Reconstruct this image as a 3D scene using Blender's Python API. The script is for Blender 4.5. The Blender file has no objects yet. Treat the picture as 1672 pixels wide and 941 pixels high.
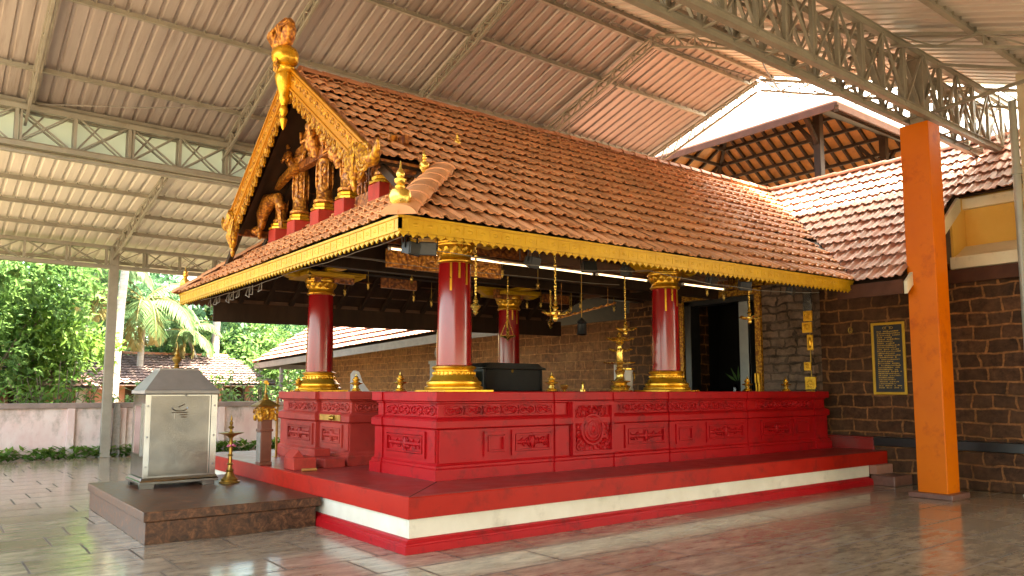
import bpy, bmesh, math, random
from mathutils import Vector, Matrix
R = math.radians
PI = math.pi
scene = bpy.context.scene
COL = scene.collection
rng = random.Random(7)

# ------------------------------------------------------------------ materials
MATS = {}
def _new(name):
    m = bpy.data.materials.new(name); m.use_nodes = True
    nt = m.node_tree
    for n in list(nt.nodes): nt.nodes.remove(n)
    out = nt.nodes.new('ShaderNodeOutputMaterial')
    b = nt.nodes.new('ShaderNodeBsdfPrincipled')
    nt.links.new(b.outputs[0], out.inputs[0])
    MATS[name] = m
    return m, nt, b, out
def _n(nt, t, **kw):
    n = nt.nodes.new(t)
    for k, v in kw.items(): setattr(n, k, v)
    return n
def _ramp(nt, stops):
    r = nt.nodes.new('ShaderNodeValToRGB')
    e = r.color_ramp.elements
    while len(e) < len(stops): e.new(0.5)
    for i, (p, c) in enumerate(stops):
        e[i].position = p; e[i].color = (c[0], c[1], c[2], 1)
    return r
def _mix(nt, a, b, f, mode='MIX'):
    m = nt.nodes.new('ShaderNodeMix'); m.data_type = 'RGBA'; m.blend_type = mode
    for sock, v in ((6, a), (7, b), (0, f)):
        if isinstance(v, bpy.types.NodeSocket): nt.links.new(v, m.inputs[sock])
        elif isinstance(v, (tuple, list)): m.inputs[sock].default_value = (v[0], v[1], v[2], 1)
        else: m.inputs[sock].default_value = v
    return m.outputs[2]
def _math(nt, op, a, b=0.0):
    m = nt.nodes.new('ShaderNodeMath'); m.operation = op
    for i, v in enumerate((a, b)):
        if isinstance(v, bpy.types.NodeSocket): nt.links.new(v, m.inputs[i])
        else: m.inputs[i].default_value = v
    return m.outputs[0]
def _noise(nt, vec, scale, detail=4, rough=0.6):
    n = nt.nodes.new('ShaderNodeTexNoise'); n.inputs['Scale'].default_value = scale
    n.inputs['Detail'].default_value = detail; n.inputs['Roughness'].default_value = rough
    if vec is not None: nt.links.new(vec, n.inputs['Vector'])
    return n.outputs['Fac']
def _bump(nt, b, h, strength, dist=0.01):
    bp = nt.nodes.new('ShaderNodeBump'); bp.inputs['Strength'].default_value = strength
    bp.inputs['Distance'].default_value = dist
    nt.links.new(h, bp.inputs['Height']); nt.links.new(bp.outputs[0], b.inputs['Normal'])
def simple(name, c1, c2, rough=0.5, metal=0.0, scale=3.0, bump=0.0, bscale=30.0, spec=0.5, rvar=0.0, tint=0.0, coat=0.0, stretch=None, bdist=0.01, grime=None):
    """two-tone mottled paint / wood / metal"""
    m, nt, b, out = _new(name)
    tc = _n(nt, 'ShaderNodeTexCoord'); vec = tc.outputs['Object']
    if stretch:
        mp = _n(nt, 'ShaderNodeMapping'); mp.inputs['Scale'].default_value = stretch
        nt.links.new(vec, mp.inputs[0]); vec = mp.outputs[0]
    f = _noise(nt, vec, scale, 6, 0.65)
    rp = _ramp(nt, [(0.3, c1), (0.7, c2)]); nt.links.new(f, rp.inputs[0])
    col = rp.outputs[0]
    if grime:
        g = _noise(nt, vec, grime[1], 8, 0.7)
        gr = _ramp(nt, [(grime[2], (0, 0, 0)), (grime[2] + 0.14, (1, 1, 1))]); nt.links.new(g, gr.inputs[0])
        col = _mix(nt, col, grime[0], _math(nt, 'MULTIPLY', gr.outputs[0], grime[3]))
    if tint:
        at = _n(nt, 'ShaderNodeAttribute', attribute_name='tint')
        v = _math(nt, 'ADD', _math(nt, 'MULTIPLY', at.outputs['Fac'], 2 * tint), 1 - tint)
        hs = _n(nt, 'ShaderNodeHueSaturation'); nt.links.new(col, hs.inputs['Color']); nt.links.new(v, hs.inputs['Value'])
        col = hs.outputs[0]
    nt.links.new(col, b.inputs['Base Color'])
    b.inputs['Metallic'].default_value = metal
    b.inputs['Specular IOR Level'].default_value = spec
    if rvar:
        f2 = _noise(nt, vec, scale * 2.3, 4)
        nt.links.new(_math(nt, 'ADD', _math(nt, 'MULTIPLY', f2, 2 * rvar), rough - rvar), b.inputs['Roughness'])
    else: b.inputs['Roughness'].default_value = rough
    if coat: b.inputs['Coat Weight'].default_value = coat; b.inputs['Coat Roughness'].default_value = 0.12
    if bump: _bump(nt, b, _noise(nt, vec, bscale, 5, 0.6), bump, bdist)
    return m
def carved(name, c1, c2, rough, metal, scale, bump, dist=0.02):
    """gilded / painted wood carved all over: swirling voronoi relief"""
    m, nt, b, out = _new(name)
    tc = _n(nt, 'ShaderNodeTexCoord'); vec = tc.outputs['Object']
    nz = nt.nodes.new('ShaderNodeTexNoise'); nz.inputs['Scale'].default_value = scale * 0.35
    nt.links.new(vec, nz.inputs['Vector'])
    ds = _n(nt, 'ShaderNodeVectorMath', operation='MULTIPLY_ADD')
    nt.links.new(nz.outputs['Color'], ds.inputs[0]); ds.inputs[1].default_value = (1.6 / scale,) * 3; nt.links.new(vec, ds.inputs[2])
    vo = nt.nodes.new('ShaderNodeTexVoronoi'); vo.feature = 'SMOOTH_F1'; vo.inputs['Scale'].default_value = scale
    nt.links.new(ds.outputs[0], vo.inputs['Vector'])
    rp = _ramp(nt, [(0.15, c2), (0.62, c1)]); nt.links.new(vo.outputs['Distance'], rp.inputs[0])
    nt.links.new(rp.outputs[0], b.inputs['Base Color'])
    b.inputs['Roughness'].default_value = rough; b.inputs['Metallic'].default_value = metal
    _bump(nt, b, _math(nt, 'SUBTRACT', 1.0, vo.outputs['Distance']), bump, dist)
    return m

simple('red_gloss', (0.34, 0.003, 0.006), (0.43, 0.006, 0.010), 0.46, 0, 2.0, 0.10, 45, rvar=0.10, spec=0.24, grime=((0.11, 0.006, 0.006), 4.0, 0.52, 0.7))
simple('red_faded', (0.32, 0.026, 0.020), (0.42, 0.045, 0.03), 0.5, 0, 2.2, 0.12, 45, rvar=0.08, spec=0.2, grime=((0.18, 0.03, 0.02), 4.0, 0.51, 0.65))
simple('red_floor', (0.24, 0.018, 0.014), (0.32, 0.03, 0.022), 0.34, 0, 2.0, 0.06, 40, rvar=0.12, spec=0.35, grime=((0.20, 0.055, 0.045), 2.4, 0.48, 0.75))
simple('red_edge', (0.34, 0.010, 0.005), (0.42, 0.017, 0.008), 0.42, 0, 1.6, 0.04, 40, rvar=0.08, spec=0.18, grime=((0.17, 0.012, 0.008), 3.5, 0.53, 0.65))
simple('white_wash', (0.62, 0.54, 0.40), (0.74, 0.66, 0.52), 0.6, 0, 2.0, 0.08, 50, grime=((0.45, 0.38, 0.27), 3.0, 0.56, 0.6))
simple('column_red', (0.25, 0.004, 0.006), (0.31, 0.006, 0.010), 0.22, 0, 2.0, 0.02, 30, coat=0.5, rvar=0.05)
simple('gold', (0.60, 0.29, 0.022), (0.78, 0.43, 0.05), 0.30, 0.75, 6.0, 0.16, 40, rvar=0.10, grime=((0.30, 0.12, 0.012), 7.0, 0.54, 0.6))
simple('gold_paint', (0.50, 0.265, 0.010), (0.62, 0.36, 0.022), 0.42, 0.25, 5.0, 0.12, 55, rvar=0.06, grime=((0.40, 0.22, 0.02), 6.0, 0.58, 0.6))
carved('gold_carved', (0.24, 0.08, 0.010), (0.70, 0.35, 0.030), 0.36, 0.45, 26.0, 0.55)
carved('bronze_carved', (0.20, 0.06, 0.014), (0.74, 0.31, 0.05), 0.36, 0.35, 24.0, 0.6)
carved('brown_carved', (0.11, 0.028, 0.010), (0.42, 0.14, 0.03), 0.40, 0.15, 22.0, 0.6)
simple('gold_orange', (0.42, 0.155, 0.008), (0.56, 0.235, 0.014), 0.38, 0.35, 9.0, 0.35, 30, rvar=0.06, grime=((0.28, 0.11, 0.012), 9.0, 0.55, 0.7))
simple('post_red', (0.13, 0.035, 0.018), (0.20, 0.06, 0.03), 0.4, 0, 5.0, 0.15, 40)
simple('brass', (0.62, 0.36, 0.06), (0.80, 0.54, 0.14), 0.26, 0.85, 8.0, 0.05, 60, rvar=0.08)
simple('brass_old', (0.28, 0.16, 0.035), (0.50, 0.31, 0.07), 0.36, 0.8, 9.0, 0.08, 60, rvar=0.1)
simple('tile_red', (0.56, 0.235, 0.105), (0.68, 0.33, 0.165), 0.45, 0, 1.3, 0.12, 70, tint=0.18, spec=0.4, rvar=0.1, grime=((0.20, 0.085, 0.06), 2.5, 0.60, 0.5))
simple('tile_old', (0.42, 0.19, 0.135), (0.54, 0.285, 0.21), 0.48, 0, 1.3, 0.12, 70, tint=0.22, rvar=0.1, grime=((0.26, 0.14, 0.11), 2.0, 0.60, 0.5))
simple('tile_edge', (0.36, 0.13, 0.06), (0.46, 0.19, 0.10), 0.5, 0, 3.0, 0.12, 60, tint=0.2)
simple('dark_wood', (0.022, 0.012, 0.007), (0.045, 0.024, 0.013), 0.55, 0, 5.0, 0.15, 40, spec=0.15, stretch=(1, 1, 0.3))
simple('brown_wood', (0.085, 0.036, 0.016), (0.15, 0.064, 0.027), 0.55, 0, 5.0, 0.2, 40)
simple('warm_wood', (0.24, 0.092, 0.020), (0.42, 0.175, 0.042), 0.5, 0, 4.0, 0.2, 40)
simple('fascia_brown', (0.06, 0.024, 0.015), (0.10, 0.04, 0.024), 0.65, 0, 4.0, 0.15, 40, spec=0.12)
simple('fascia_grey', (0.13, 0.11, 0.105), (0.19, 0.165, 0.155), 0.5, 0, 4.0, 0.1, 40)
simple('steel_paint', (0.26, 0.235, 0.185), (0.35, 0.32, 0.255), 0.45, 0.25, 3.0, 0.06, 40, grime=((0.20, 0.14, 0.08), 4.0, 0.60, 0.5))
simple('steel_pale', (0.30, 0.31, 0.27), (0.40, 0.40, 0.35), 0.45, 0.2, 3.0, 0.06, 40)
simple('sheet_metal', (0.36, 0.305, 0.275), (0.46, 0.395, 0.36), 0.40, 0.3, 0.9, 0.0, 20, stretch=(6, 0.4, 0.4), rvar=0.08, grime=((0.25, 0.19, 0.16), 1.1, 0.52, 0.6))
simple('sheet_pale', (0.56, 0.49, 0.42), (0.66, 0.59, 0.51), 0.42, 0.1, 0.9, 0.0, 20, stretch=(6, 0.4, 0.4), rvar=0.08, grime=((0.40, 0.33, 0.27), 1.2, 0.55, 0.5))
simple('sheet_cream', (0.66, 0.61, 0.52), (0.75, 0.70, 0.61), 0.45, 0.0, 0.9, 0.0, 20, stretch=(6, 0.4, 0.4), grime=((0.48, 0.44, 0.35), 1.2, 0.55, 0.5))
simple('orange_paint', (0.58, 0.118, 0.001), (0.66, 0.148, 0.002), 0.46, 0, 1.0, 0.08, 18, rvar=0.08, spec=0.22, grime=((0.38, 0.055, 0.004), 2.2, 0.53, 0.7))
simple('brown_stone', (0.12, 0.05, 0.035), (0.20, 0.09, 0.06), 0.35, 0, 9.0, 0.1, 60)
simple('stainless', (0.22, 0.225, 0.23), (0.31, 0.315, 0.32), 0.18, 1.0, 1.6, 0.05, 2.0, rvar=0.10, bdist=0.04)
simple('stainless_dark', (0.085, 0.082, 0.08), (0.15, 0.146, 0.142), 0.20, 1.0, 1.6, 0.12, 1.8, rvar=0.10, bdist=0.04)
simple('zinc', (0.20, 0.185, 0.165), (0.28, 0.26, 0.235), 0.42, 0.5, 2.5, 0.04, 20)
simple('rust_glass', (0.16, 0.08, 0.07), (0.24, 0.13, 0.11), 0.15, 0, 4.0)
simple('black_metal', (0.012, 0.012, 0.013), (0.028, 0.028, 0.03), 0.38, 0.3, 5.0)
simple('black_wood', (0.010, 0.010, 0.009), (0.022, 0.021, 0.018), 0.35, 0, 5.0, 0.1, 40)
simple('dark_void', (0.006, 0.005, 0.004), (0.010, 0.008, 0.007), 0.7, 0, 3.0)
simple('grey_paint', (0.28, 0.30, 0.30), (0.36, 0.38, 0.38), 0.45, 0, 3.0)
simple('stone_carved', (0.22, 0.20, 0.17), (0.34, 0.31, 0.27), 0.7, 0, 14.0, 0.4, 40)
simple('pale_stone', (0.40, 0.44, 0.40), (0.55, 0.58, 0.52), 0.7, 0, 12.0, 0.3, 50)
simple('marble', (0.62, 0.58, 0.54), (0.74, 0.71, 0.67), 0.4, 0, 4.0)
simple('yellow_wall', (0.66, 0.38, 0.07), (0.74, 0.45, 0.11), 0.75, 0, 1.2, 0.06, 40, grime=((0.50, 0.30, 0.10), 2.5, 0.60, 0.5))
simple('cream_wall', (0.66, 0.58, 0.40), (0.76, 0.68, 0.50), 0.75, 0, 2.0, 0.06, 40, grime=((0.40, 0.33, 0.20), 3.0, 0.58, 0.6))
simple('pink_wall', (0.60, 0.38, 0.34), (0.76, 0.68, 0.62), 0.85, 0, 1.1, 0.15, 30, grime=((0.26, 0.22, 0.17), 1.6, 0.50, 0.8), stretch=(1, 1, 0.55))
simple('wall_coping', (0.20, 0.15, 0.125), (0.30, 0.22, 0.19), 0.85, 0, 4.0, 0.15, 40)
simple('terracotta_wall', (0.30, 0.13, 0.085), (0.40, 0.19, 0.13), 0.85, 0, 1.5, 0.1, 30)
simple('house_tile', (0.13, 0.085, 0.078), (0.21, 0.145, 0.13), 0.75, 0, 1.2, 0.1, 30, tint=0.25)
simple('house_tile_pink', (0.30, 0.165, 0.15), (0.40, 0.25, 0.23), 0.75, 0, 1.2, 0.1, 30, tint=0.2)
simple('bark_pale', (0.20, 0.18, 0.15), (0.34, 0.31, 0.27), 0.85, 0, 3.0, 0.3, 20, stretch=(1, 1, 5))
simple('bark', (0.10, 0.075, 0.05), (0.17, 0.13, 0.09), 0.9, 0, 6.0, 0.5, 25)
simple('cloth_white', (0.70, 0.68, 0.64), (0.78, 0.76, 0.72), 0.8, 0, 4.0)
simple('plastic_white', (0.66, 0.66, 0.64), (0.74, 0.74, 0.72), 0.35, 0, 4.0)
simple('wire', (0.16, 0.14, 0.12), (0.26, 0.23, 0.19), 0.5, 0, 4.0)
simple('flower_pink', (0.6, 0.12, 0.2), (0.7, 0.2, 0.3), 0.6, 0, 20.0)
simple('soil', (0.10, 0.075, 0.05), (0.18, 0.13, 0.08), 0.95, 0, 1.5, 0.3, 12, grime=((0.06, 0.09, 0.03), 0.9, 0.50, 0.8))
simple('marigold', (0.70, 0.30, 0.02), (0.8, 0.42, 0.03), 0.6, 0, 20.0, 0.4, 60)

def leafmat(name, c1, c2, trans=0.35, rough=0.45):
    m, nt, b, out = _new(name)
    at = _n(nt, 'ShaderNodeAttribute', attribute_name='tint')
    rp = _ramp(nt, [(0.0, c1), (1.0, c2)]); nt.links.new(at.outputs['Fac'], rp.inputs[0])
    nt.links.new(rp.outputs[0], b.inputs['Base Color']); b.inputs['Roughness'].default_value = rough + .12; b.inputs['Specular IOR Level'].default_value = 0.22
    tr = _n(nt, 'ShaderNodeBsdfTranslucent'); nt.links.new(rp.outputs[0], tr.inputs[0])
    mx = _n(nt, 'ShaderNodeMixShader'); mx.inputs[0].default_value = trans
    nt.links.new(b.outputs[0], mx.inputs[1]); nt.links.new(tr.outputs[0], mx.inputs[2]); nt.links.new(mx.outputs[0], out.inputs[0])
    return m
leafmat('leaf_mid', (0.05, 0.12, 0.036), (0.17, 0.30, 0.08), 0.40)
leafmat('leaf_dark', (0.035, 0.095, 0.045), (0.10, 0.20, 0.09), 0.4)
leafmat('leaf_bright', (0.055, 0.14, 0.024), (0.17, 0.28, 0.05), 0.38)
leafmat('leaf_palm', (0.06, 0.13, 0.055), (0.18, 0.27, 0.12), 0.38)
leafmat('leaf_dry', (0.30, 0.24, 0.09), (0.42, 0.34, 0.14))

def translucent(name, col, t):
    m, nt, b, out = _new(name)
    tc = _n(nt, 'ShaderNodeTexCoord')
    f = _noise(nt, tc.outputs['Object'], 1.1, 5)
    rp = _ramp(nt, [(0.3, tuple(0.86 * c for c in col)), (0.7, col)]); nt.links.new(f, rp.inputs[0])
    nt.links.new(rp.outputs[0], b.inputs['Base Color']); b.inputs['Roughness'].default_value = 0.4
    tr = _n(nt, 'ShaderNodeBsdfTranslucent'); nt.links.new(rp.outputs[0], tr.inputs[0])
    mx = _n(nt, 'ShaderNodeMixShader'); mx.inputs[0].default_value = t
    nt.links.new(b.outputs[0], mx.inputs[1]); nt.links.new(tr.outputs[0], mx.inputs[2]); nt.links.new(mx.outputs[0], out.inputs[0])
translucent('sheet_white', (0.86, 0.87, 0.86), 0.55)
translucent('sheet_green', (0.56, 0.60, 0.44), 0.10)

def emit(name, col, s):
    m, nt, b, out = _new(name)
    b.inputs['Base Color'].default_value = (0.8, 0.8, 0.8, 1)
    b.inputs['Emission Color'].default_value = (*col, 1); b.inputs['Emission Strength'].default_value = s
emit('tube_lit', (1.0, 0.70, 0.42), 0.45)

def masonry(name, bricks, mortar, bw, bh, ms, rough=0.7, distort=0.05, bump=0.9, worn=0.35, spec=0.5):
    """irregular coursed blocks on axis-aligned walls: u = x + y, v = z"""
    m, nt, b, out = _new(name)
    tc = _n(nt, 'ShaderNodeTexCoord')
    sp = _n(nt, 'ShaderNodeSeparateXYZ'); nt.links.new(tc.outputs['Object'], sp.inputs[0])
    u = _math(nt, 'ADD', sp.outputs[0], sp.outputs[1])
    cb = _n(nt, 'ShaderNodeCombineXYZ'); nt.links.new(u, cb.inputs[0]); nt.links.new(sp.outputs[2], cb.inputs[1])
    nz = nt.nodes.new('ShaderNodeTexNoise'); nz.inputs['Scale'].default_value = 2.6; nz.inputs['Detail'].default_value = 3
    nt.links.new(cb.outputs[0], nz.inputs['Vector'])
    ma = _n(nt, 'ShaderNodeVectorMath', operation='MULTIPLY_ADD')
    nt.links.new(nz.outputs['Color'], ma.inputs[0]); ma.inputs[1].default_value = (distort * 2, distort, 0); nt.links.new(cb.outputs[0], ma.inputs[2])
    br = _n(nt, 'ShaderNodeTexBrick'); br.offset = 0.43; br.squash = 0.72; br.squash_frequency = 3
    nt.links.new(ma.outputs[0], br.inputs['Vector'])
    br.inputs['Color1'].default_value = (*bricks[0], 1); br.inputs['Color2'].default_value = (*bricks[1], 1)
    br.inputs['Mortar'].default_value = (*mortar, 1); br.inputs['Scale'].default_value = 1.0
    br.inputs['Mortar Size'].default_value = ms; br.inputs['Mortar Smooth'].default_value = 0.35
    br.inputs['Brick Width'].default_value = bw; br.inputs['Row Height'].default_value = bh
    f = _noise(nt, cb.outputs[0], 7.0, 8, 0.75)
    rp = _ramp(nt, [(0.35, (0.35, 0.35, 0.35)), (0.75, (1.7, 1.6, 1.45))]); nt.links.new(f, rp.inputs[0])
    c = _mix(nt, br.outputs['Color'], rp.outputs[0], 1.0, 'MULTIPLY')
    f3 = _noise(nt, cb.outputs[0], 1.1, 5, 0.6)
    r3 = _ramp(nt, [(0.42, (0, 0, 0)), (0.66, (1, 1, 1))]); nt.links.new(f3, r3.inputs[0])
    c = _mix(nt, c, bricks[2], _math(nt, 'MULTIPLY', r3.outputs[0], worn))
    nt.links.new(c, b.inputs['Base Color']); b.inputs['Roughness'].default_value = rough
    b.inputs['Specular IOR Level'].default_value = spec
    h = _math(nt, 'ADD', _math(nt, 'MULTIPLY', br.outputs['Fac'], -0.8), _math(nt, 'MULTIPLY', f, 0.9))
    _bump(nt, b, h, bump, 0.02)
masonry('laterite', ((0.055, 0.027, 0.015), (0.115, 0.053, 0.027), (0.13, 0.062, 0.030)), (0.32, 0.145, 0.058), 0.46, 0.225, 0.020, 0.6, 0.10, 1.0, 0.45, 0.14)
masonry('laterite_lit', ((0.17, 0.075, 0.035), (0.26, 0.115, 0.05), (0.30, 0.15, 0.065)), (0.40, 0.20, 0.09), 0.52, 0.24, 0.018, 0.65, 0.07, 1.0, 0.45, 0.15)  # lightened copy of laterite: light on the garden-side wall put into the colour
masonry('carved_wall', ((0.13, 0.08, 0.055), (0.25, 0.165, 0.12), (0.33, 0.235, 0.18)), (0.045, 0.03, 0.02), 0.42, 0.17, 0.024, 0.55, 0.20, 1.6, 0.7, 0.2)

def floor_material():
    m, nt, b, out = _new('floor_stone')
    tc = _n(nt, 'ShaderNodeTexCoord'); vec = tc.outputs['Object']
    nz = nt.nodes.new('ShaderNodeTexNoise'); nz.inputs['Scale'].default_value = 1.3; nt.links.new(vec, nz.inputs['Vector'])
    ma = _n(nt, 'ShaderNodeVectorMath', operation='MULTIPLY_ADD')
    nt.links.new(nz.outputs['Color'], ma.inputs[0]); ma.inputs[1].default_value = (0.035, 0.035, 0); nt.links.new(vec, ma.inputs[2])
    br = _n(nt, 'ShaderNodeTexBrick'); br.offset = 0.38; br.squash = 1.35; br.squash_frequency = 3
    nt.links.new(ma.outputs[0], br.inputs['Vector'])
    br.inputs['Color1'].default_value = (0.24, 0.185, 0.128, 1); br.inputs['Color2'].default_value = (0.32, 0.265, 0.195, 1)
    br.inputs['Mortar'].default_value = (0.045, 0.032, 0.022, 1); br.inputs['Scale'].default_value = 1.0
    br.inputs['Mortar Size'].default_value = 0.013; br.inputs['Mortar Smooth'].default_value = 0.25
    br.inputs['Brick Width'].default_value = 0.92; br.inputs['Row Height'].default_value = 0.62
    mp = _n(nt, 'ShaderNodeMapping'); mp.inputs['Scale'].default_value = (1.0, 3.2, 1); mp.inputs['Rotation'].default_value = (0, 0, 0.5)
    nt.links.new(vec, mp.inputs[0])
    f = _noise(nt, mp.outputs[0], 2.6, 9, 0.72)
    rp = _ramp(nt, [(0.32, (0.40, 0.35, 0.30)), (0.5, (1.0, 0.96, 0.90)), (0.70, (1.7, 1.6, 1.45))]); nt.links.new(f, rp.inputs[0])
    c = _mix(nt, br.outputs['Color'], rp.outputs[0], 1.0, 'MULTIPLY')
    f2 = _noise(nt, vec, 0.55, 4, 0.6)
    r2 = _ramp(nt, [(0.40, (0, 0, 0)), (0.66, (1, 1, 1))]); nt.links.new(f2, r2.inputs[0])
    c = _mix(nt, c, (0.25, 0.175, 0.105), _math(nt, 'MULTIPLY', r2.outputs[0], 0.45))
    nt.links.new(c, b.inputs['Base Color'])
    f4 = _noise(nt, mp.outputs[0], 6.0, 6, 0.7)
    nt.links.new(_math(nt, 'ADD', _math(nt, 'ADD', _math(nt, 'MULTIPLY', f4, 0.25), 0.015), _math(nt, 'MULTIPLY', br.outputs['Fac'], 0.5)), b.inputs['Roughness'])
    b.inputs['Specular IOR Level'].default_value = 0.5
    h = _math(nt, 'ADD', _math(nt, 'MULTIPLY', br.outputs['Fac'], -1.0), _math(nt, 'MULTIPLY', f4, 0.25))
    _bump(nt, b, h, 0.30, 0.006)
floor_material()
def stone_block_material():
    m, nt, b, out = _new('block_stone')
    tc = _n(nt, 'ShaderNodeTexCoord'); vec = tc.outputs['Object']
    nz = nt.nodes.new('ShaderNodeTexNoise'); nz.inputs['Scale'].default_value = 7; nt.links.new(vec, nz.inputs['Vector'])
    ma = _n(nt, 'ShaderNodeVectorMath', operation='MULTIPLY_ADD')
    nt.links.new(nz.outputs['Color'], ma.inputs[0]); ma.inputs[1].default_value = (0.22, 0.22, 0.22); nt.links.new(vec, ma.inputs[2])
    f = _noise(nt, ma.outputs[0], 14, 6, 0.7)
    rp = _ramp(nt, [(0.34, (0.022, 0.009, 0.005)), (0.52, (0.085, 0.034, 0.016)), (0.68, (0.20, 0.085, 0.04))]); nt.links.new(f, rp.inputs[0])
    nt.links.new(rp.outputs[0], b.inputs['Base Color'])
    nt.links.new(_math(nt, 'ADD', _math(nt, 'MULTIPLY', f, 0.35), 0.22), b.inputs['Roughness']); b.inputs['Specular IOR Level'].default_value = 0.25
    _bump(nt, b, f, 0.25, 0.008)
stone_block_material()

# ------------------------------------------------------------------ mesh builder
class MB:
    def __init__(s): s.v = []; s.f = []; s.t = []
    def add(s, vs, fs, t=0.5):
        o = len(s.v); s.v.extend(Vector(p) for p in vs)
        for q in fs: s.f.append([i + o for i in q]); s.t.append(t)
        return s
    def box(s, a, b):
        x0, x1 = sorted((a[0], b[0])); y0, y1 = sorted((a[1], b[1])); z0, z1 = sorted((a[2], b[2]))
        return s.add([(x0, y0, z0), (x1, y0, z0), (x1, y1, z0), (x0, y1, z0), (x0, y0, z1), (x1, y0, z1), (x1, y1, z1), (x0, y1, z1)],
                     [(0, 3, 2, 1), (4, 5, 6, 7), (0, 1, 5, 4), (1, 2, 6, 5), (2, 3, 7, 6), (3, 0, 4, 7)])
    def frame_box(s, o, u, v, n, du, dv, dn):
        """box from corner o spanned by u*du, v*dv, n*dn"""
        o = Vector(o); a = Vector(u) * du; b = Vector(v) * dv; c = Vector(n) * dn
        p = [o, o + a, o + a + b, o + b, o + c, o + a + c, o + a + b + c, o + b + c]
        fs = [(0, 3, 2, 1), (4, 5, 6, 7), (0, 1, 5, 4), (1, 2, 6, 5), (2, 3, 7, 6), (3, 0, 4, 7)]
        if a.cross(b).dot(c) < 0: fs = [q[::-1] for q in fs]
        return s.add(p, fs)
    def bar(s, p, q, w, h=None, up=(0, 0, 1)):
        p = Vector(p); q = Vector(q); h = h or w
        d = (q - p)
        if d.length < 1e-6: return s
        d.normalize(); up = Vector(up)
        if abs(d.dot(up)) > 0.98: up = Vector((1, 0, 0)) if abs(d.x) < 0.9 else Vector((0, 1, 0))
        a = d.cross(up).normalized(); b = a.cross(d)
        return s.frame_box(p - a * w / 2 - b * h / 2, a, b, d, w, h, (q - p).length)
    def tube(s, pts, r, n=8, cap=True):
        pts = [Vector(p) for p in pts]
        rs = r if isinstance(r, (list, tuple)) else [r] * len(pts)
        o = len(s.v); N = len(pts); a = None
        for i, p in enumerate(pts):
            d = (pts[min(i + 1, N - 1)] - pts[max(i - 1, 0)])
            d = d.normalized() if d.length > 1e-9 else Vector((0, 0, 1))
            if a is None: a = d.cross(Vector((0, 0, 1)) if abs(d.z) < 0.9 else Vector((1, 0, 0))).normalized()
            else:
                a = a - d * a.dot(d); a = a.normalized() if a.length > 1e-6 else d.orthogonal().normalized()
            b = d.cross(a)
            for k in range(n):
                t = 2 * PI * k / n
                s.v.append(p + (a * math.cos(t) + b * math.sin(t)) * rs[i])
        for i in range(N - 1):
            for k in range(n):
                k2 = (k + 1) % n
                s.f.append([o + i * n + k, o + i * n + k2, o + (i + 1) * n + k2, o + (i + 1) * n + k]); s.t.append(0.5)
        if cap:
            s.f.append([o + k for k in range(n)][::-1]); s.t.append(0.5)
            s.f.append([o + (N - 1) * n + k for k in range(n)]); s.t.append(0.5)
        return s
    def ring(s, c, u, v, ru, rv, r, n=20, m=6):
        c = Vector(c); u = Vector(u); v = Vector(v); w = u.cross(v); o = len(s.v)
        for i in range(n):
            t = 2 * PI * i / n; rad = (u * math.cos(t) * ru + v * math.sin(t) * rv); rd = rad.normalized()
            for k in range(m):
                g = 2 * PI * k / m
                s.v.append(c + rad + (rd * math.cos(g) + w * math.sin(g)) * r)
        for i in range(n):
            for k in range(m):
                a = o + i * m + k; b = o + i * m + (k + 1) % m; c2 = o + ((i + 1) % n) * m + (k + 1) % m; d = o + ((i + 1) % n) * m + k
                s.f.append([a, d, c2, b]); s.t.append(0.5)
        return s
    def lathe(s, prof, c=(0, 0, 0), n=24, axis=None, square=False):
        """prof = [(radius, height)...] turned about +z (or axis) at c"""
        c = Vector(c); M = Matrix.Identity(3)
        if axis is not None: M = Vector((0, 0, 1)).rotation_difference(Vector(axis)).to_matrix()
        o = len(s.v); N = len(prof); ph = PI / n if square else 0
        for (r, z) in prof:
            for k in range(n):
                t = 2 * PI * k / n + ph
                s.v.append(c + M @ Vector((max(r, 1e-4) * math.cos(t), max(r, 1e-4) * math.sin(t), z)))
        for i in range(N - 1):
            for k in range(n):
                k2 = (k + 1) % n
                s.f.append([o + i * n + k, o + i * n + k2, o + (i + 1) * n + k2, o + (i + 1) * n + k]); s.t.append(0.5)
        s.f.append([o + k for k in range(n)][::-1]); s.t.append(0.5)
        s.f.append([o + (N - 1) * n + k for k in range(n)]); s.t.append(0.5)
        return s
    def prism(s, poly, o, u, v, n, d):
        """2D polygon (in u,v from o) extruded d along n"""
        o = Vector(o); u = Vector(u); v = Vector(v); n = Vector(n)
        if u.cross(v).dot(n) * d < 0: poly = poly[::-1]
        k = len(poly)
        a = [o + u * p[0] + v * p[1] for p in poly]; b = [p + n * d for p in a]
        return s.add(a + b, [list(range(k))[::-1], [k + i for i in range(k)]] + [[i, (i + 1) % k, k + (i + 1) % k, k + i] for i in range(k)])
    def blob(s, c, u, v, n, ru, rv, rn, seg=10, rings=5):
        """ellipsoid with half axes along u, v, n"""
        c = Vector(c); u = Vector(u); v = Vector(v); n = Vector(n); o = len(s.v)
        flip = u.cross(v).dot(n) < 0
        for i in range(rings + 1):
            th = PI * i / rings; z = math.cos(th); r = max(math.sin(th), 1e-3)
            for k in range(seg):
                t = 2 * PI * k / seg
                s.v.append(c + u * ru * r * math.cos(t) + v * rv * r * math.sin(t) + n * rn * z)
        for i in range(rings):
            for k in range(seg):
                k2 = (k + 1) % seg
                q = [o + i * seg + k, o + (i + 1) * seg + k, o + (i + 1) * seg + k2, o + i * seg + k2]
                s.f.append(q[::-1] if flip else q); s.t.append(0.5)
        return s
    def xf(s, M):
        s.v = [M @ p for p in s.v]; return s
    def merge(s, o):
        k = len(s.v); s.v += o.v; s.f += [[i + k for i in q] for q in o.f]; s.t += o.t; return s
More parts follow.
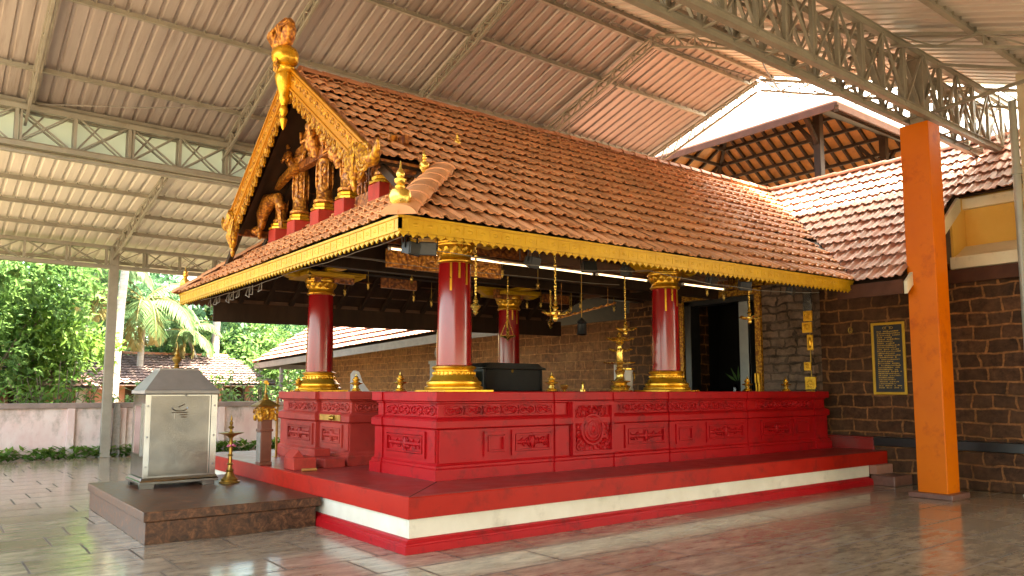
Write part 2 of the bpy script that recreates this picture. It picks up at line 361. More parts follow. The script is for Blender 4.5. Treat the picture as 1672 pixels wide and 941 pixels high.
    def warp(s, fn):
        s.v = [Vector(fn(p)) for p in s.v]; return s
    def clip(s, planes):
        bm = s.bm()
        for (p, n) in planes:
            g = bm.verts[:] + bm.edges[:] + bm.faces[:]
            bmesh.ops.bisect_plane(bm, geom=g, plane_co=Vector(p), plane_no=Vector(n), clear_outer=True, dist=1e-5)
        L = bm.faces.layers.float.get('tint')
        bm.verts.index_update()
        s.v = [v.co.copy() for v in bm.verts]; s.f = [[v.index for v in f.verts] for f in bm.faces]; s.t = [f[L] for f in bm.faces]
        bm.free(); return s
    def bm(s):
        bm = bmesh.new(); L = bm.faces.layers.float.new('tint')
        vs = [bm.verts.new(p) for p in s.v]
        for q, t in zip(s.f, s.t):
            try: f = bm.faces.new([vs[i] for i in q]); f[L] = t
            except ValueError: pass
        return bm
    def build(s, name, mat, parent=None, smooth=None, bevel=0.0):
        off = Vector((0, 0, 0)); q = parent
        while q is not None: off += q.location; q = q.parent
        me = bpy.data.meshes.new(name)
        me.from_pydata([tuple(p - off) for p in s.v], [], s.f)
        at = me.attributes.new('tint', 'FLOAT', 'FACE'); at.data.foreach_set('value', s.t)
        me.materials.append(MATS[mat]); me.update()
        if smooth:
            me.shade_smooth(); me.set_sharp_from_angle(angle=R(smooth))
        o = bpy.data.objects.new(name, me); COL.objects.link(o); o.parent = parent
        if bevel:
            b = o.modifiers.new('bevel', 'BEVEL'); b.width = bevel; b.segments = 2; b.limit_method = 'ANGLE'; b.angle_limit = R(40)
        return o

def tag(o, label=None, cat=None, group=None, kind=None):
    for k, v in (('label', label), ('category', cat), ('group', group), ('kind', kind)):
        if v: o[k] = v
    return o
def thing(name, loc, label, cat, group=None):
    o = bpy.data.objects.new(name, None); COL.objects.link(o); o.location = loc; o.empty_display_size = 0.2
    return tag(o, label, cat, group)
def copy_thing(root, loc, rotz=0.0, label=None, scale=None):
    r = root.copy(); COL.objects.link(r); r.location = loc; r.rotation_euler = (0, 0, rotz)
    if scale: r.scale = (scale,) * 3 if not isinstance(scale, tuple) else scale
    if label: r['label'] = label
    for ch in list(root.children):
        c = ch.copy(); COL.objects.link(c); c.parent = r
        for g in list(ch.children):
            d = g.copy(); COL.objects.link(d); d.parent = c
    return r
X, Y, Z = Vector((1, 0, 0)), Vector((0, 1, 0)), Vector((0, 0, 1))
# ================================================================== SETTING
g = MB(); g.add([(-400, -400, -0.06), (400, -400, -0.06), (400, 400, -0.06), (-400, 400, -0.06)], [(0, 1, 2, 3)])
tag(g.build('ground', 'soil'), kind='structure')
g = MB(); g.box((-9, -9, -0.058), (16.5, 20.75, 0.0))
tag(g.build('paved_floor', 'floor_stone'), kind='structure')

# ------------------------------------------------------------------ tiles
PROF = [(0.0, 0.010), (0.09, 0.034), (0.19, 0.042), (0.29, 0.032), (0.38, 0.008), (0.55, 0.002), (0.68, 0.018), (0.76, 0.018), (0.86, 0.003), (1.0, 0.010)]
def tiles(O, U, V, width, rows, tw=0.23, th=0.2786, lift=0.055, r0=0, jit=0.006, seed=1, short=None):
    rr = random.Random(seed); mb = MB(); O = Vector(O); U = Vector(U).normalized(); V = Vector(V).normalized(); N = U.cross(V).normalized()
    nc = int(math.ceil(width / tw))
    for i in range(r0, r0 + rows):
        rowj = rr.uniform(-.008, .008)
        for j in range(nc):
            t = rr.random(); dz = rr.uniform(-jit, jit); dv = rowj + rr.uniform(-jit, jit) + .010 * math.sin(j * .31 + i * 1.7); du = rr.uniform(-.003, .003)
            if rr.random() < .012: dv -= rr.uniform(.02, .06); dz += .012; t = rr.choice((0.0, 1.0))
            vs = []; n = len(PROF)
            for (f, hh) in ((.30, -.016), (0, -.016), (0, 0), (1.35, 0)):       # underside, lip bottom, lip top, back
                for (a, h) in PROF:
                    b = O + U * ((j + a * 1.01) * tw + du)
                    vs.append(b + V * ((i + f) * th + dv) + N * (h + lift * (1 - f) + hh + dz * (1 - f * .6)))
            fs = []
            for q in range(3):
                for k in range(n - 1): fs.append((q * n + k, q * n + k + 1, (q + 1) * n + k + 1, (q + 1) * n + k))
            mb.add(vs, fs, t)
    return mb
def ridge_caps(mb, p, q, r=0.13, step=0.36, n=8, seed=3, sag=0.75):
    p = Vector(p); q = Vector(q); d = q - p; L = d.length; d.normalize()
    side = d.cross(Z).normalized(); up = side.cross(d); rr = random.Random(seed)
    k = int(L / step)
    for i in range(k + 1):
        a = p + d * (i * step); b = p + d * min((i + 1.08) * step, L)
        ra, rb = r * 1.08, r * 0.94; vs = []; t = rr.random(); ju = rr.uniform(-.006, .006)
        for (c, rad) in ((a, ra), (b, rb)):
            for m in range(n + 1):
                an = PI * m / n
                vs.append(c + side * math.cos(an) * rad + up * (math.sin(an) * rad * sag - 0.02 + ju))
        mb.add(vs, [(m, m + 1, n + 1 + m + 1, n + 1 + m) for m in range(n)] + [list(range(n + 1))[::-1]], t)
    return mb
def slab(mb, pts, th=0.03):
    pts = [Vector(p) for p in pts]; n = (pts[1] - pts[0]).cross(pts[2] - pts[0]).normalized()
    if n.z < 0: pts = pts[::-1]; n = -n
    k = len(pts)
    return mb.add(pts + [p - n * th for p in pts], [list(range(k)), [k + i for i in range(k)][::-1]] + [[i, k + i, k + (i + 1) % k, (i + 1) % k] for i in range(k)])

# ================================================================== STEEL SHELTER
shed = thing('steel_shelter', (3.7, 20.9, 0), 'large open steel truss shelter with ribbed metal roof sheets over the whole courtyard', 'shelter')
X0, X1 = -1.6, 14.72
YR, ZR = 9.7, 8.69
SL, SR = 0.30, 0.37
def zl(y): return ZR - SL * (y - YR)
def zrr(y): return ZR - SR * (YR - y)
def zlt(y): return 5.98 - 0.15 * (y - 16.1)
def corrugated(mb, xa, xb, ya, za, yb, zb, pitch=0.235, h=0.035, th=0.004):
    n = int((xb - xa) / pitch); prof = []
    for i in range(n):
        x = xa + i * pitch
        prof += [(x, 0), (x + pitch * .62, 0), (x + pitch * .70, h), (x + pitch * .90, h), (x + pitch * .98, 0)]
    prof.append((xb, 0))
    segs = 5; o = len(mb.v); m = len(prof)
    for s_ in range(segs + 1):
        f = s_ / segs
        for (x, dz) in prof: mb.v.append(Vector((x, ya + (yb - ya) * f, za + (zb - za) * f + dz + 0.004 * math.sin(x * 3.1 + s_ * 2.2))))
    for s_ in range(segs):
        for k in range(m - 1):
            a = o + s_ * m + k
            mb.f.append([a, a + 1, a + m + 1, a + m]); mb.t.append(0.5)
    return mb
m = corrugated(MB(), X0, X1, 16.35, zl(16.35), YR - 0.05, ZR + 0.015); m.build('roof_sheet', 'sheet_metal', shed)
m = corrugated(MB(), X0, X1, -3.6, zrr(-3.6), YR + 0.08, ZR + 0.015); tag(m.build('roof_sheet', 'sheet_pale', shed), 'paler sheeting of the near roof slope')  # unseen stretch behind the viewer extended to darken the open side
m = corrugated(MB(), X0, 11.2, 23.1, zlt(23.1), 16.12, zlt(16.12)); tag(m.build('roof_sheet', 'sheet_cream', shed), 'pale cream roof sheeting of the low side bay')
m = MB(); corrugated(m, X0, 11.2, 16.22, 5.99, 16.222, 6.78, 0.235, 0.0); m.build('side_panel', 'sheet_green', shed)
# purlins under the sheets: C sections with hook bolts
def purlin(y, z, xa, xb, slope):
    m = MB(); m.bar((xa, y, z - 0.075), (xb, y, z - 0.075), 0.05, 0.085)
    m.bar((xa, y - 0.035, z - 0.115), (xb, y - 0.035, z - 0.115), 0.03, 0.012)
    x = xa + 0.2
    while x < xb:
        m.box((x - .012, y - .045, z - .06), (x + .012, y + .045, z - .01)); x += 0.235
    return m.build('purlin', 'steel_paint', shed)
for y in (14.9, 13.05, 11.2, 9.95): purlin(y, zl(y), X0, X1, SL)
for y in (9.4, 8.05, 6.72, 4.1, 2.7, 1.2, -.3, -1.8, -3.3): purlin(y, zrr(y), X0, X1, SR)
for y in (17.35, 18.6, 19.85, 22.3): purlin(y, zlt(y), X0, 11.0, 0.15)
# longitudinal trusses
def long_truss(y, zb, zt, xa, xb, step, chord, lace, twin=0.0, zig=True, seed=1):
    rr = random.Random(seed); m = MB()
    for dy in ((-twin / 2, twin / 2) if twin else (0,)):
        for z in (zb, zt):
            m.bar((xa, y + dy, z), (xb, y + dy, z), chord, chord)
            m.bar((xa, y + dy - chord * .4, z + chord * .45), (xb, y + dy - chord * .4, z + chord * .45), chord * .9, 0.008)
        x = xa; k = 0
        while x < xb - 0.01:
            m.bar((x, y + dy, zb), (x, y + dy, zt), lace, lace)
            x2 = min(x + step, xb)
            if zig:
                a, b = ((zb, zt) if k % 2 == 0 else (zt, zb))
                m.bar((x + rr.uniform(-.03, .03), y + dy + lace * .7, a), (x2 + rr.uniform(-.03, .03), y + dy + lace * .7, b), lace * .9, lace * .5)
                m.bar((x + rr.uniform(-.03, .03), y + dy - lace * .7, b), (x2 - step * 0.06, y + dy - lace * .7, a), lace * .7, lace * .4)
                if k % 2: m.bar((x + .07, y + dy, zb), (x + .07, y + dy, zt), lace * .7, lace * .7)
            x = x2; k += 1
    if twin:
        x = xa
        while x < xb:
            for z in (zb, zt): m.bar((x, y - twin / 2, z), (x, y + twin / 2, z), lace * .8, lace * .5)
            m.bar((x, y - twin / 2, zb), (x + step * .5, y + twin / 2, zt), lace * .6, lace * .5)
            x += step
    return m.build('longitudinal_truss', 'steel_paint', shed)
long_truss(15.95, 5.98, 6.66, X0, X1, 0.92, 0.10, 0.055, 0.20, True, 2)
m = MB(); m.bar((X0, 15.88, 5.84), (X1, 15.88, 5.84), .07, .05); m.bar((X0, 15.9, 6.78), (X1, 15.9, 6.78), .08, .06); m.build('tie_bar', 'steel_paint', shed)
long_truss(20.9, 4.64, 5.12, X0, 11.0, 0.86, 0.08, 0.045, 0.10, True, 3)
long_truss(5.3, 5.85, 6.78, X0, 15.75, 0.62, 0.085, 0.05, 0.34, True, 4)
# rafter trusses hung under the sheets
def rafter_truss(x, ya, za, yb, zb, depth, n, w=0.04, taper=0.6):
    m = MB(); A = Vector((x, ya, za)); B = Vector((x, yb, zb))
    m.bar(A, B, w * 1.2, w); m.bar(A + Vector((.09, 0, 0)), B + Vector((.09, 0, 0)), w * .8, w)
    lowA = A - Z * depth; lowB = B - Z * depth * taper
    m.bar(lowA, lowB, w * 1.1, w)
    for i in range(n):
        f0 = i / n; f1 = (i + 1) / n; fm = (f0 + f1) / 2
        t0 = A.lerp(B, f0); t1 = A.lerp(B, f1); lo = lowA.lerp(lowB, fm)
        m.bar(t0, lo, w * .55); m.bar(lo, t1, w * .55)
        m.bar(A.lerp(B, f1), lowA.lerp(lowB, f1), w * .5)
    return m.build('rafter_truss', 'steel_paint', shed)
for x in (-1.3, 1.3, 4.8, 7.75, 11.1):
    rafter_truss(x, 16.0, zl(16) - .10, 9.75, zl(9.75) - .12, 0.32, 12)
    rafter_truss(x, 5.4, zrr(5.4) - .10, 9.65, zrr(9.65) - .12, 0.36, 9)
    rafter_truss(x + .15, -3.5, zrr(-3.5) - .10, 5.2, zrr(5.2) - .10, 0.30, 7)
for x in (-1.0, 1.05, 4.3, 7.5, 10.8): rafter_truss(x - .6, 20.85, zlt(20.85) - .10, 16.2, zlt(16.2) - .10, 0.34, 8)
# sloping braces and tie rods near the far gable
m = MB()
for (p, q) in (((14.6, 16, 6.6), (11.1, 12.2, 7.75)), ((11.1, 5.4, 6.9), (14.6, 8.6, 8.05)), ((14.6, 5.4, 6.9), (11.1, 8.6, 8.05)), ((12.5, 5.2, 6.8), (13.6, 2.0, 5.75)), ((12.5, 5.2, 6.0), (11.6, 2.4, 5.85)),
               ):
    m = MB(); m.bar(p, q, 0.045); m.build('bracing', 'steel_paint', shed)
m = rafter_truss(14.6, 16.0, zl(16) - .10, 9.75, zl(9.75) - .12, 0.42, 14)
rafter_truss(14.6, -3.5, zrr(-3.5) - .10, 9.65, zrr(9.65) - .12, 0.42, 14)
rr = random.Random(66)
for (a, b, sag) in (((7.8, 5.6, 6.9), (14.6, 8.8, 7.9), .5), ((9.5, 9.4, 8.3), (15.3, 6.2, 7.2), .45), ((11.1, 5.5, 6.8), (15.4, 5.6, 6.75), .25), ((1.3, 15.9, 6.75), (7.75, 13.0, 7.5), .12), ((7.75, 15.6, 6.8), (7.9, 9.9, 8.45), .10), ((11.25, 15.6, 6.8), (11.4, 9.9, 8.45), .12)):
    a = Vector(a); b = Vector(b); m = MB(); m.tube([a.lerp(b, i / 12) - Z * (sag * (1 - (2 * i / 12 - 1) ** 2) + rr.uniform(0, .03)) for i in range(13)], .012, 5); m.build('cable', 'wire', shed)
# posts
m = MB(); m.box((3.64, 20.81, 0), (3.83, 20.99, 5.15)); m.box((3.63, 20.80, 0), (3.84, 20.82, 5.0)); m.box((3.60, 20.77, 0), (3.87, 21.03, 0.02))
tag(m.build('post', 'steel_paint', shed, bevel=.006), 'square steel post at the garden side')
m = MB(); m.tube([(13.55, 4.42, 0), (13.55, 4.42, 6.2)], 0.058, 14); m.tube([(13.55, 4.42, 5.0), (13.55, 4.42, 5.1)], 0.08, 12)
m.box((13.40, 4.27, 0), (13.70, 4.57, 0.025))
tag(m.build('post', 'steel_pale', shed, smooth=40), 'round pale steel pipe post at the stone wall')
m = MB(); m.box((12.2, 5.19, 5.72), (12.42, 5.41, 6.95)); m.build('column_head', 'steel_paint', shed, bevel=.008)

# unseen lower bay behind the viewer, added to cut light from the open side
def zlo(y): return 3.78 - 0.10 * (-3.5 - y)
m = corrugated(MB(), X0, X1, -10.0, zlo(-10.0), -3.45, zlo(-3.45)); m.build('roof_sheet', 'sheet_cream', shed)
for y in (-5, -6.7, -8.4): purlin(y, zlo(y), X0, X1, .1)
long_truss(-3.7, 3.2, 3.62, X0, 15.7, 0.9, 0.07, 0.04, 0.0, True, 6)
for x in (-1.3, 6.5, 15.0):
    m = MB(); m.box((x - .09, -3.8, 0), (x + .09, -3.62, 3.2)); m.build('post', 'steel_paint', shed)
    m = MB(); m.box((x - .06, -9.9, 0), (x + .06, -9.78, zlo(-9.9) - .02)); m.build('post', 'steel_paint', shed)
# orange concrete column
oc = thing('concrete_column', (12.31, 5.31, 0), 'tall square orange column on a brown stone base in front of the laterite wall', 'column')
m = MB(); m.box((12.1, 5.1, 0.075), (12.52, 5.53, 5.76)); m.build('shaft', 'orange_paint', oc, bevel=.012)
m = MB(); m.box((12.0, 5.0, 0), (12.62, 5.63, 0.08)); m.build('base', 'brown_stone', oc, bevel=.012)

# translucent roof over the shrine court, beyond the shelter's end
tr_ = thing('translucent_roof', (23, 11, 0), 'bright translucent sheet roof on thin steel frames above the shrine court', 'roof')
m = MB(); corrugated(m, 15.9, 31, 19.5, 9.2, 11.0, 11.5, 0.25, 0.03); corrugated(m, 15.9, 31, 2.5, 9.2, 11.0, 11.5, 0.25, 0.03)
m.build('sheet', 'sheet_white', tr_)
for x in (16.4, 20.2, 24, 28):
    m = MB(); m.bar((x, 19.4, 9.1), (x, 11, 11.38), 0.06, 0.08); m.bar((x, 2.6, 9.1), (x, 11, 11.38), 0.06, 0.08); m.build('frame', 'grey_paint', tr_)
for (y, z) in ((17.6, 9.6), (15.2, 10.25), (12.9, 10.88), (8.6, 10.75), (6.0, 10.05), (3.6, 9.4)):
    m = MB(); m.bar((15.9, y, z), (31, y, z), 0.04, 0.06); m.build('purlin', 'grey_paint', tr_)
for (x, y) in ((16.4, 19.3), (28, 19.3), (28, 2.7)):
    m = MB(); m.bar((x, y, -0.05), (x, y, 9.15), 0.12); m.build('post', 'grey_paint', tr_)

# ================================================================== TEMPLE BUILDING (laterite hall behind the pavilion)
WX, BX = 13.75, 13.45
hall = thing('temple_hall', (14.5, 10.15, 0), 'long laterite stone temple hall with red tiled roof behind the columned pavilion', 'temple hall')
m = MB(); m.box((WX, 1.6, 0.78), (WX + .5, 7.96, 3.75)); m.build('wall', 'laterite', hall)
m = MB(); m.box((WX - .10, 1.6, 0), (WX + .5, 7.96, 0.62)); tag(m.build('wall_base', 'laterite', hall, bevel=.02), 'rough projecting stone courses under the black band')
m = MB(); m.box((WX - .14, 1.6, 0.62), (WX + .5, 6.95, 0.78)); tag(m.build('stone_band', 'black_wood', hall, bevel=.012), 'black stone band along the wall')
m = MB(); m.box((WX - .14, 6.953, 0.546), (WX + .2, 7.9, 0.74)); m.box((WX - .16, 6.953, 0.742), (WX + .2, 7.9, 0.775)); tag(m.build('skirting', 'red_floor', hall, bevel=.01), 'red painted skirting')
m = MB(); m.box((WX, 12.7, 0.0), (WX + .5, 30.4, 3.35)); tag(m.build('wall', 'laterite_lit', hall), 'laterite wall on the garden side, coloured in its lit tone')
# porch block with the door
m = MB(); m.box((BX, 7.96, 0.546), (BX + 1.0, 9.06, 4.4)); tag(m.build('porch_pier', 'carved_wall', hall, bevel=.015), 'carved brown stone wall right of the door')
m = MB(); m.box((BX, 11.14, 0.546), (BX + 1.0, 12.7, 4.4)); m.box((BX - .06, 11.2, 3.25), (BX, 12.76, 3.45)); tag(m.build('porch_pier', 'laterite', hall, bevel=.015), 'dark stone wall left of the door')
m = MB(); m.box((BX + .02, 9.06, 3.66), (BX + 1.0, 11.14, 4.4)); m.build('porch_lintel', 'brown_carved', hall)
m = MB(); m.box((BX + .06, 9.06, 0.5), (BX + .10, 9.10, 3.66))
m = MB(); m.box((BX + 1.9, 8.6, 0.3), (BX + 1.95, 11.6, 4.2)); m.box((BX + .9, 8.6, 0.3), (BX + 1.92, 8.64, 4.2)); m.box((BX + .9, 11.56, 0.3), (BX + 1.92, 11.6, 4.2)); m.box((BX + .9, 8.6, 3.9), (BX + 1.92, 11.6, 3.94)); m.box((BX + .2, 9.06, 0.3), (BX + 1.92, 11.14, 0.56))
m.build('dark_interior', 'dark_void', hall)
fr = MB(); fr.box((BX - .07, 11.02, 0.55), (BX + .12, 11.15, 3.68)); fr.box((BX - .07, 9.05, 0.55), (BX + .12, 9.18, 3.68)); fr.box((BX - .09, 9.04, 3.56), (BX + .12, 11.16, 3.685))
door = fr.build('door_frame', 'gold_carved', hall, bevel=.01)
m = MB(); m.box((BX - .02, 10.84, 0.55), (BX + .30, 11.02, 3.56)); m.box((BX - .02, 9.18, 3.45), (BX + .30, 11.02, 3.558)); m.build('inner_frame', 'black_wood', door, bevel=.01)
m = MB(); m.box((BX + .03, 9.40, 0.6), (BX + .08, 9.62, 3.44)); m.box((BX + .02, 9.40, .6), (BX + .09, 9.43, 3.44)); m.build('door_leaf', 'grey_paint', door)
m = MB()
for z0, z1, p in ((0.6, 1.75, .05), (1.75, 1.95, .075)):
    m.box((BX - .07 - p, 9.06, z0), (BX - .072, 9.11, z1)); m.box((BX - .07 - p, 9.13, z0), (BX - .072, 9.17, z1))
m.build('door_pilaster', 'gold', door, bevel=.01)
m = MB()
for i in range(9):
    y = 8.55 + i * 0.36
    m.prism([(0, 0), (.34, 0), (.34, .16), (.25, .24), (.10, .20), (0, .25)], (BX - .02, y, 3.70 + .01 * (i % 2)), Y, Z, -X, .10 + .05 * (i % 3 == 1))
m.box((BX - .16, 8.5, 3.96), (BX - .003, 11.9, 4.06)); m.build('door_cornice', 'gold_carved', hall, bevel=.012)
# nalambalam roof
SN = (6.2 - 3.33) / 3.6
ez = 3.33; rows = 13; thn = 3.6 * math.sqrt(1 + SN * SN) / rows
rp = (15.5, 10.15, 6.2)
def sink(p): return Vector((p.x, p.y, p.z - 0.028 * max(0, p.y - 16)))
a = tiles((11.86, 14 - .1 + 3.9, ez), -Y, (1, 0, SN), 14 - 5.4 + 3.9, rows, th=thn, seed=11, lift=.04)
a.clip([((11.9, 6.3, 0), (-3.85, 3.6, 0)), ((11.9, 5.5, 0), (0, -1, 0)), ((15.5, 0, 0), (1, 0, 0))])
b = tiles((11.86, 5.5, ez), -Y, (1, 0, SN), 1.05, 6, th=thn, r0=7, seed=12, lift=.04); b.clip([((0, 4.5, 0), (0, -1, 0)), ((15.5, 0, 0), (1, 0, 0))])
a.merge(b)
roofR = a.build('tiled_roof', 'tile_old', hall, smooth=50)
a = tiles((11.86, 34, ez), -Y, (1, 0, SN), 34 - 10, rows, th=thn, seed=13, lift=.085)
a.clip([((11.9, 14, 0), (-3.85, -3.6, 0)), ((11.86, 33.9, 0), (1, 1, 0)), ((15.5, 0, 0), (1, 0, 0))]); a.warp(sink)
roofL = a.build('tiled_roof', 'tile_old', hall, smooth=50)
a = tiles((19.1, 33.9, ez), -X, (0, -1, SN), 7.3, rows, th=thn, seed=14, lift=.085)
a.clip([((11.86, 33.9, 0), (-1, -1, 0)), ((19.1, 33.9, 0), (1, -1, 0))]); a.warp(sink); a.build('tiled_roof', 'tile_old', hall, smooth=50)
a = tiles((19.1, 4.0, ez), Y, (-1, 0, SN), 30, rows, th=thn, seed=15)
a.clip([((19.1, 33.9, 0), (-1, 1, 0)), ((15.5, 0, 0), (-1, 0, 0))]); a.warp(sink); a.build('tiled_roof', 'tile_old', hall, smooth=50)
m = MB(); ridge_caps(m, (15.5, 4.5, 6.22), (15.5, 10.2, 6.22), 0.14); m.build('ridge_tiles', 'tile_edge', roofR, smooth=50)
m = MB(); ridge_caps(m, (15.5, 10.2, 6.22), (15.5, 30.3, 6.22), 0.14); ridge_caps(m, (11.86, 33.9, ez), (15.5, 30.3, 6.24), 0.11); m.warp(sink); m.build('ridge_tiles', 'tile_edge', roofL, smooth=50)
m = MB(); m.bar((11.9, 6.3, ez + .05), (15.5, 10.15, 6.25), 0.16, 0.02); tag(m.build('valley_gutter', 'dark_wood', roofR), kind=None)
# boards under the tiles, fascia boards, verge
m = MB(); d = .035
slab(m, [(11.92, 5.52, ez - d), (11.92, 6.3, ez - d), (15.5, 10.1, 6.2 - d), (15.5, 4.52, 6.2 - d), (13.92, 4.52, ez + SN * 2.02 - d), (13.92, 5.52, ez + SN * 2.02 - d)], .04)
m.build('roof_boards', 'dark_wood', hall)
m = MB(); slab(m, [(11.92, 14, ez - d), (11.92, 33.85, ez - d), (15.5, 30.2, 6.2 - d), (15.5, 10.2, 6.2 - d)], .04); slab(m, [(11.92, 33.85, ez - d), (19.1, 33.85, ez - d), (15.5, 30.2, 6.2 - d)], .04); slab(m, [(19.1, 4, ez - d), (19.1, 33.85, ez - d), (15.5, 30.2, 6.2 - d), (15.5, 4, 6.2 - d)], .04)
m.warp(sink); m.build('roof_boards', 'dark_wood', hall)
m = MB(); m.box((11.86, 5.5, 3.08), (11.92, 6.55, 3.30)); m.build('fascia_board', 'fascia_brown', hall)
m = MB()
for y0 in range(14, 34, 4): m.box((11.86, y0, 3.06), (11.92, min(y0 + 4, 33.9), 3.30))
m.box((11.923, 33.84, 3.06), (19.1, 33.9, 3.30)); m.warp(sink); tag(m.build('fascia_board', 'fascia_grey', hall), 'grey fascia board of the garden side eave')
m = MB(); m.box((13.56, 1.6, 3.38), (13.64, 6.6, 3.60)); tag(m.build('fascia_board', 'fascia_brown', hall), 'dark board along the top of the stone wall')
m = MB(); m.prism([(0, -.06), (2.1, 2.1 * SN - .06), (2.1, 2.1 * SN - .34), (0, -.25)], (11.9, 5.49, ez), X, Z, -Y, .05); tag(m.build('verge_board', 'cream_wall', hall), 'cream verge board at the cut end of the low roof')
for i, y in enumerate((33.4, 31.0)):
    m = MB(); m.box((12.0 - .06, y - .06, 0), (12.0 + .06, y + .06, 3.0 - .45)); m.build('eave_post', 'fascia_grey', hall)

# yellow upper building at the right
yb = thing('yellow_building', (14.6, 4.5, 0), 'yellow plastered upper wall with cream ledge beside the orange column', 'building')
m = MB(); m.box((14.15, 1.6, 4.02), (14.4, 5.45, 4.98)); m.add([(14.152, 5.45, 4.98), (15.4, 5.45, 6.0), (15.4, 5.45, 4.02), (14.152, 5.45, 4.02)], [(0, 1, 2, 3)]); m.prism([(13.62, 3.6), (14.145, 3.6), (14.145, 5.05), (13.62, 4.63)], (0, 5.44, 0), X, Z, Y, .04); m.build('wall', 'yellow_wall', yb)
m = MB(); m.prism([(0, 0), (.10, 0), (.10, -.02), (.62, -.02), (.62, .44), (.50, .44), (.16, .26), (0, .20)], (13.60, 1.6, 3.62), X, Z, Y, 3.9); m.build('ledge', 'cream_wall', yb, bevel=.01)
m = MB(); m.box((14.06, 1.6, 4.70), (14.149, 5.5, 4.88)); m.build('eave_beam', 'cream_wall', yb)
m = MB(); m.box((13.9, 1.6, 3.9), (15.6, 4.46, 8.3)); tag(m.build('side_wall', 'cream_wall', yb), 'cream wall at the far right edge')

# open tiled roof of the shrine, seen from below
sh = thing('shrine_roof', (19.4, 13, 0), 'steep open timber shrine roof with brown fascia seen from below above the tiled roofs', 'roof')
ax0, ax1, ay0, ay1, az = 16.6, 22.2, 9.0, 16.8, 8.30
SP = 0.62; run = (ax1 - ax0) / 2; rx0, rz = ax0 + run, az + run * SP
c00, c10, c11, c01 = (ax0, ay0, az), (ax1, ay0, az), (ax1, ay1, az), (ax0, ay1, az)
r0_, r1_ = (rx0, ay0 + run, rz), (rx0, ay1 - run, rz)
m = MB()
for poly in ([c00, r0_, r1_, c01], [c10, r0_, c00], [c11, r1_, r0_, c10], [c01, r1_, c11]): slab(m, poly, .05)
m.build('roof_boards', 'warm_wood', sh)  # warm orange light on the underside is put into the board colour
m = MB()
for poly in ([c00, r0_, r1_, c01], [c10, r0_, c00], [c11, r1_, r0_, c10], [c01, r1_, c11]):
    slab(m, [Vector(p) + Vector((0, 0, .06)) for p in poly], .05)
m.build('roof_tiles', 'tile_old', sh)
m = MB(); h_ = .2
for (p, q) in ((c00, c01), (c00, c10), (c10, c11), (c01, c11)):
    m.bar(Vector(p) - Z * .07, Vector(q) - Z * .07, .05, .16)
m.build('fascia_board', 'fascia_brown', sh)
m = MB()
k = 20
for i in range(k + 1):
    y = ay0 + .15 + (ay1 - ay0 - .3) * i / k; t = min(run, y - ay0, ay1 - y)
    for (x, s_) in ((ax0, 1), (ax1, -1)): m.bar((x, y, az - .11), (x + s_ * t, y, az - .11 + t * SP), .07, .10)
for i in range(9):
    x = ax0 + .15 + (ax1 - ax0 - .3) * i / 8; t = min(x - ax0, ax1 - x)
    for (y, s_) in ((ay0, 1), (ay1, -1)): m.bar((x, y, az - .11), (x, y + s_ * t, az - .11 + t * SP), .07, .10)
for c, r_ in ((c00, r0_), (c10, r0_), (c01, r1_), (c11, r1_)): m.bar(Vector(c) - Z * .14, Vector(r_) - Z * .14, .10, .16)
m.build('rafters', 'dark_wood', sh)
m = MB()
for t in (.5, 1.0, 1.5, 2.0, 2.45):
    z = az - .20 + t * SP
    m.bar((ax0 + t, ay0 + t, z), (ax0 + t, ay1 - t, z), .07, .09); m.bar((ax1 - t, ay0 + t, z), (ax1 - t, ay1 - t, z), .07, .09)
    m.bar((ax0 + t, ay0 + t, z), (ax1 - t, ay0 + t, z), .07, .09); m.bar((ax0 + t, ay1 - t, z), (ax1 - t, ay1 - t, z), .07, .09)
m.build('purlins', 'dark_wood', sh)
for (x, y) in ((ax0 + 1.1, ay0 + 1.1), (ax1 - 1.1, ay0 + 1.1), (ax0 + 1.1, ay1 - 1.1), (ax1 - 1.1, ay1 - 1.1)):
    m = MB(); m.bar((x, y, 0), (x, y, az + .45), .18); m.build('post', 'dark_wood', sh)
    m = MB(); m.bar((x, y, az - .55), (x + (-.6 if x < 19 else .6), y, az + .1), .09); m.bar((x, y, az - .55), (x, y + .7, az + .3), .09); m.build('strut', 'dark_wood', sh)
m = MB(); m.box((ax0 + 1.9, ay0 + 1.9, 0), (ax1 - 1.9, ay1 - 1.9, az - 2.2)); m.build('shrine_wall', 'terracotta_wall', sh)
# ================================================================== COLUMNED PAVILION
pav = thing('temple_pavilion', (8.5, 10.15, 0), 'red temple pavilion with fat round columns, carved red platforms, golden gable and terracotta tiled roof', 'pavilion')
def stack(mb, x0, y0, x1, y1, prof):
    o = len(mb.v); n = len(prof)
    for (d, z) in prof: mb.v += [Vector((x0 - d, y0 - d, z)), Vector((x1 + d, y0 - d, z)), Vector((x1 + d, y1 + d, z)), Vector((x0 - d, y1 + d, z))]
    for i in range(n - 1):
        for k in range(4):
            k2 = (k + 1) % 4
            mb.f.append([o + 4 * i + k, o + 4 * i + k2, o + 4 * i + 4 + k2, o + 4 * i + 4 + k]); mb.t.append(0.5)
    mb.f.append([o, o + 3, o + 2, o + 1]); mb.t.append(.5)
    e = o + 4 * (n - 1); mb.f.append([e, e + 1, e + 2, e + 3]); mb.t.append(.5)
    return mb
PX0, PY0, PX1, PY1 = 3.87, 6.66, 13.0, 13.64
m = MB(); stack(m, PX0, PY0, PX1, PY1, [(0, 0), (0, .075), (-.012, .082), (-.012, .098), (-.03, .112), (-.05, .122), (-.055, .138)]); m.build('base_moulding', 'red_gloss', pav, bevel=.004)
m = MB(); stack(m, 3.96, 6.75, 13.02, 13.55, [(0, .138), (0, .328)]); m.build('white_dado', 'white_wash', pav)
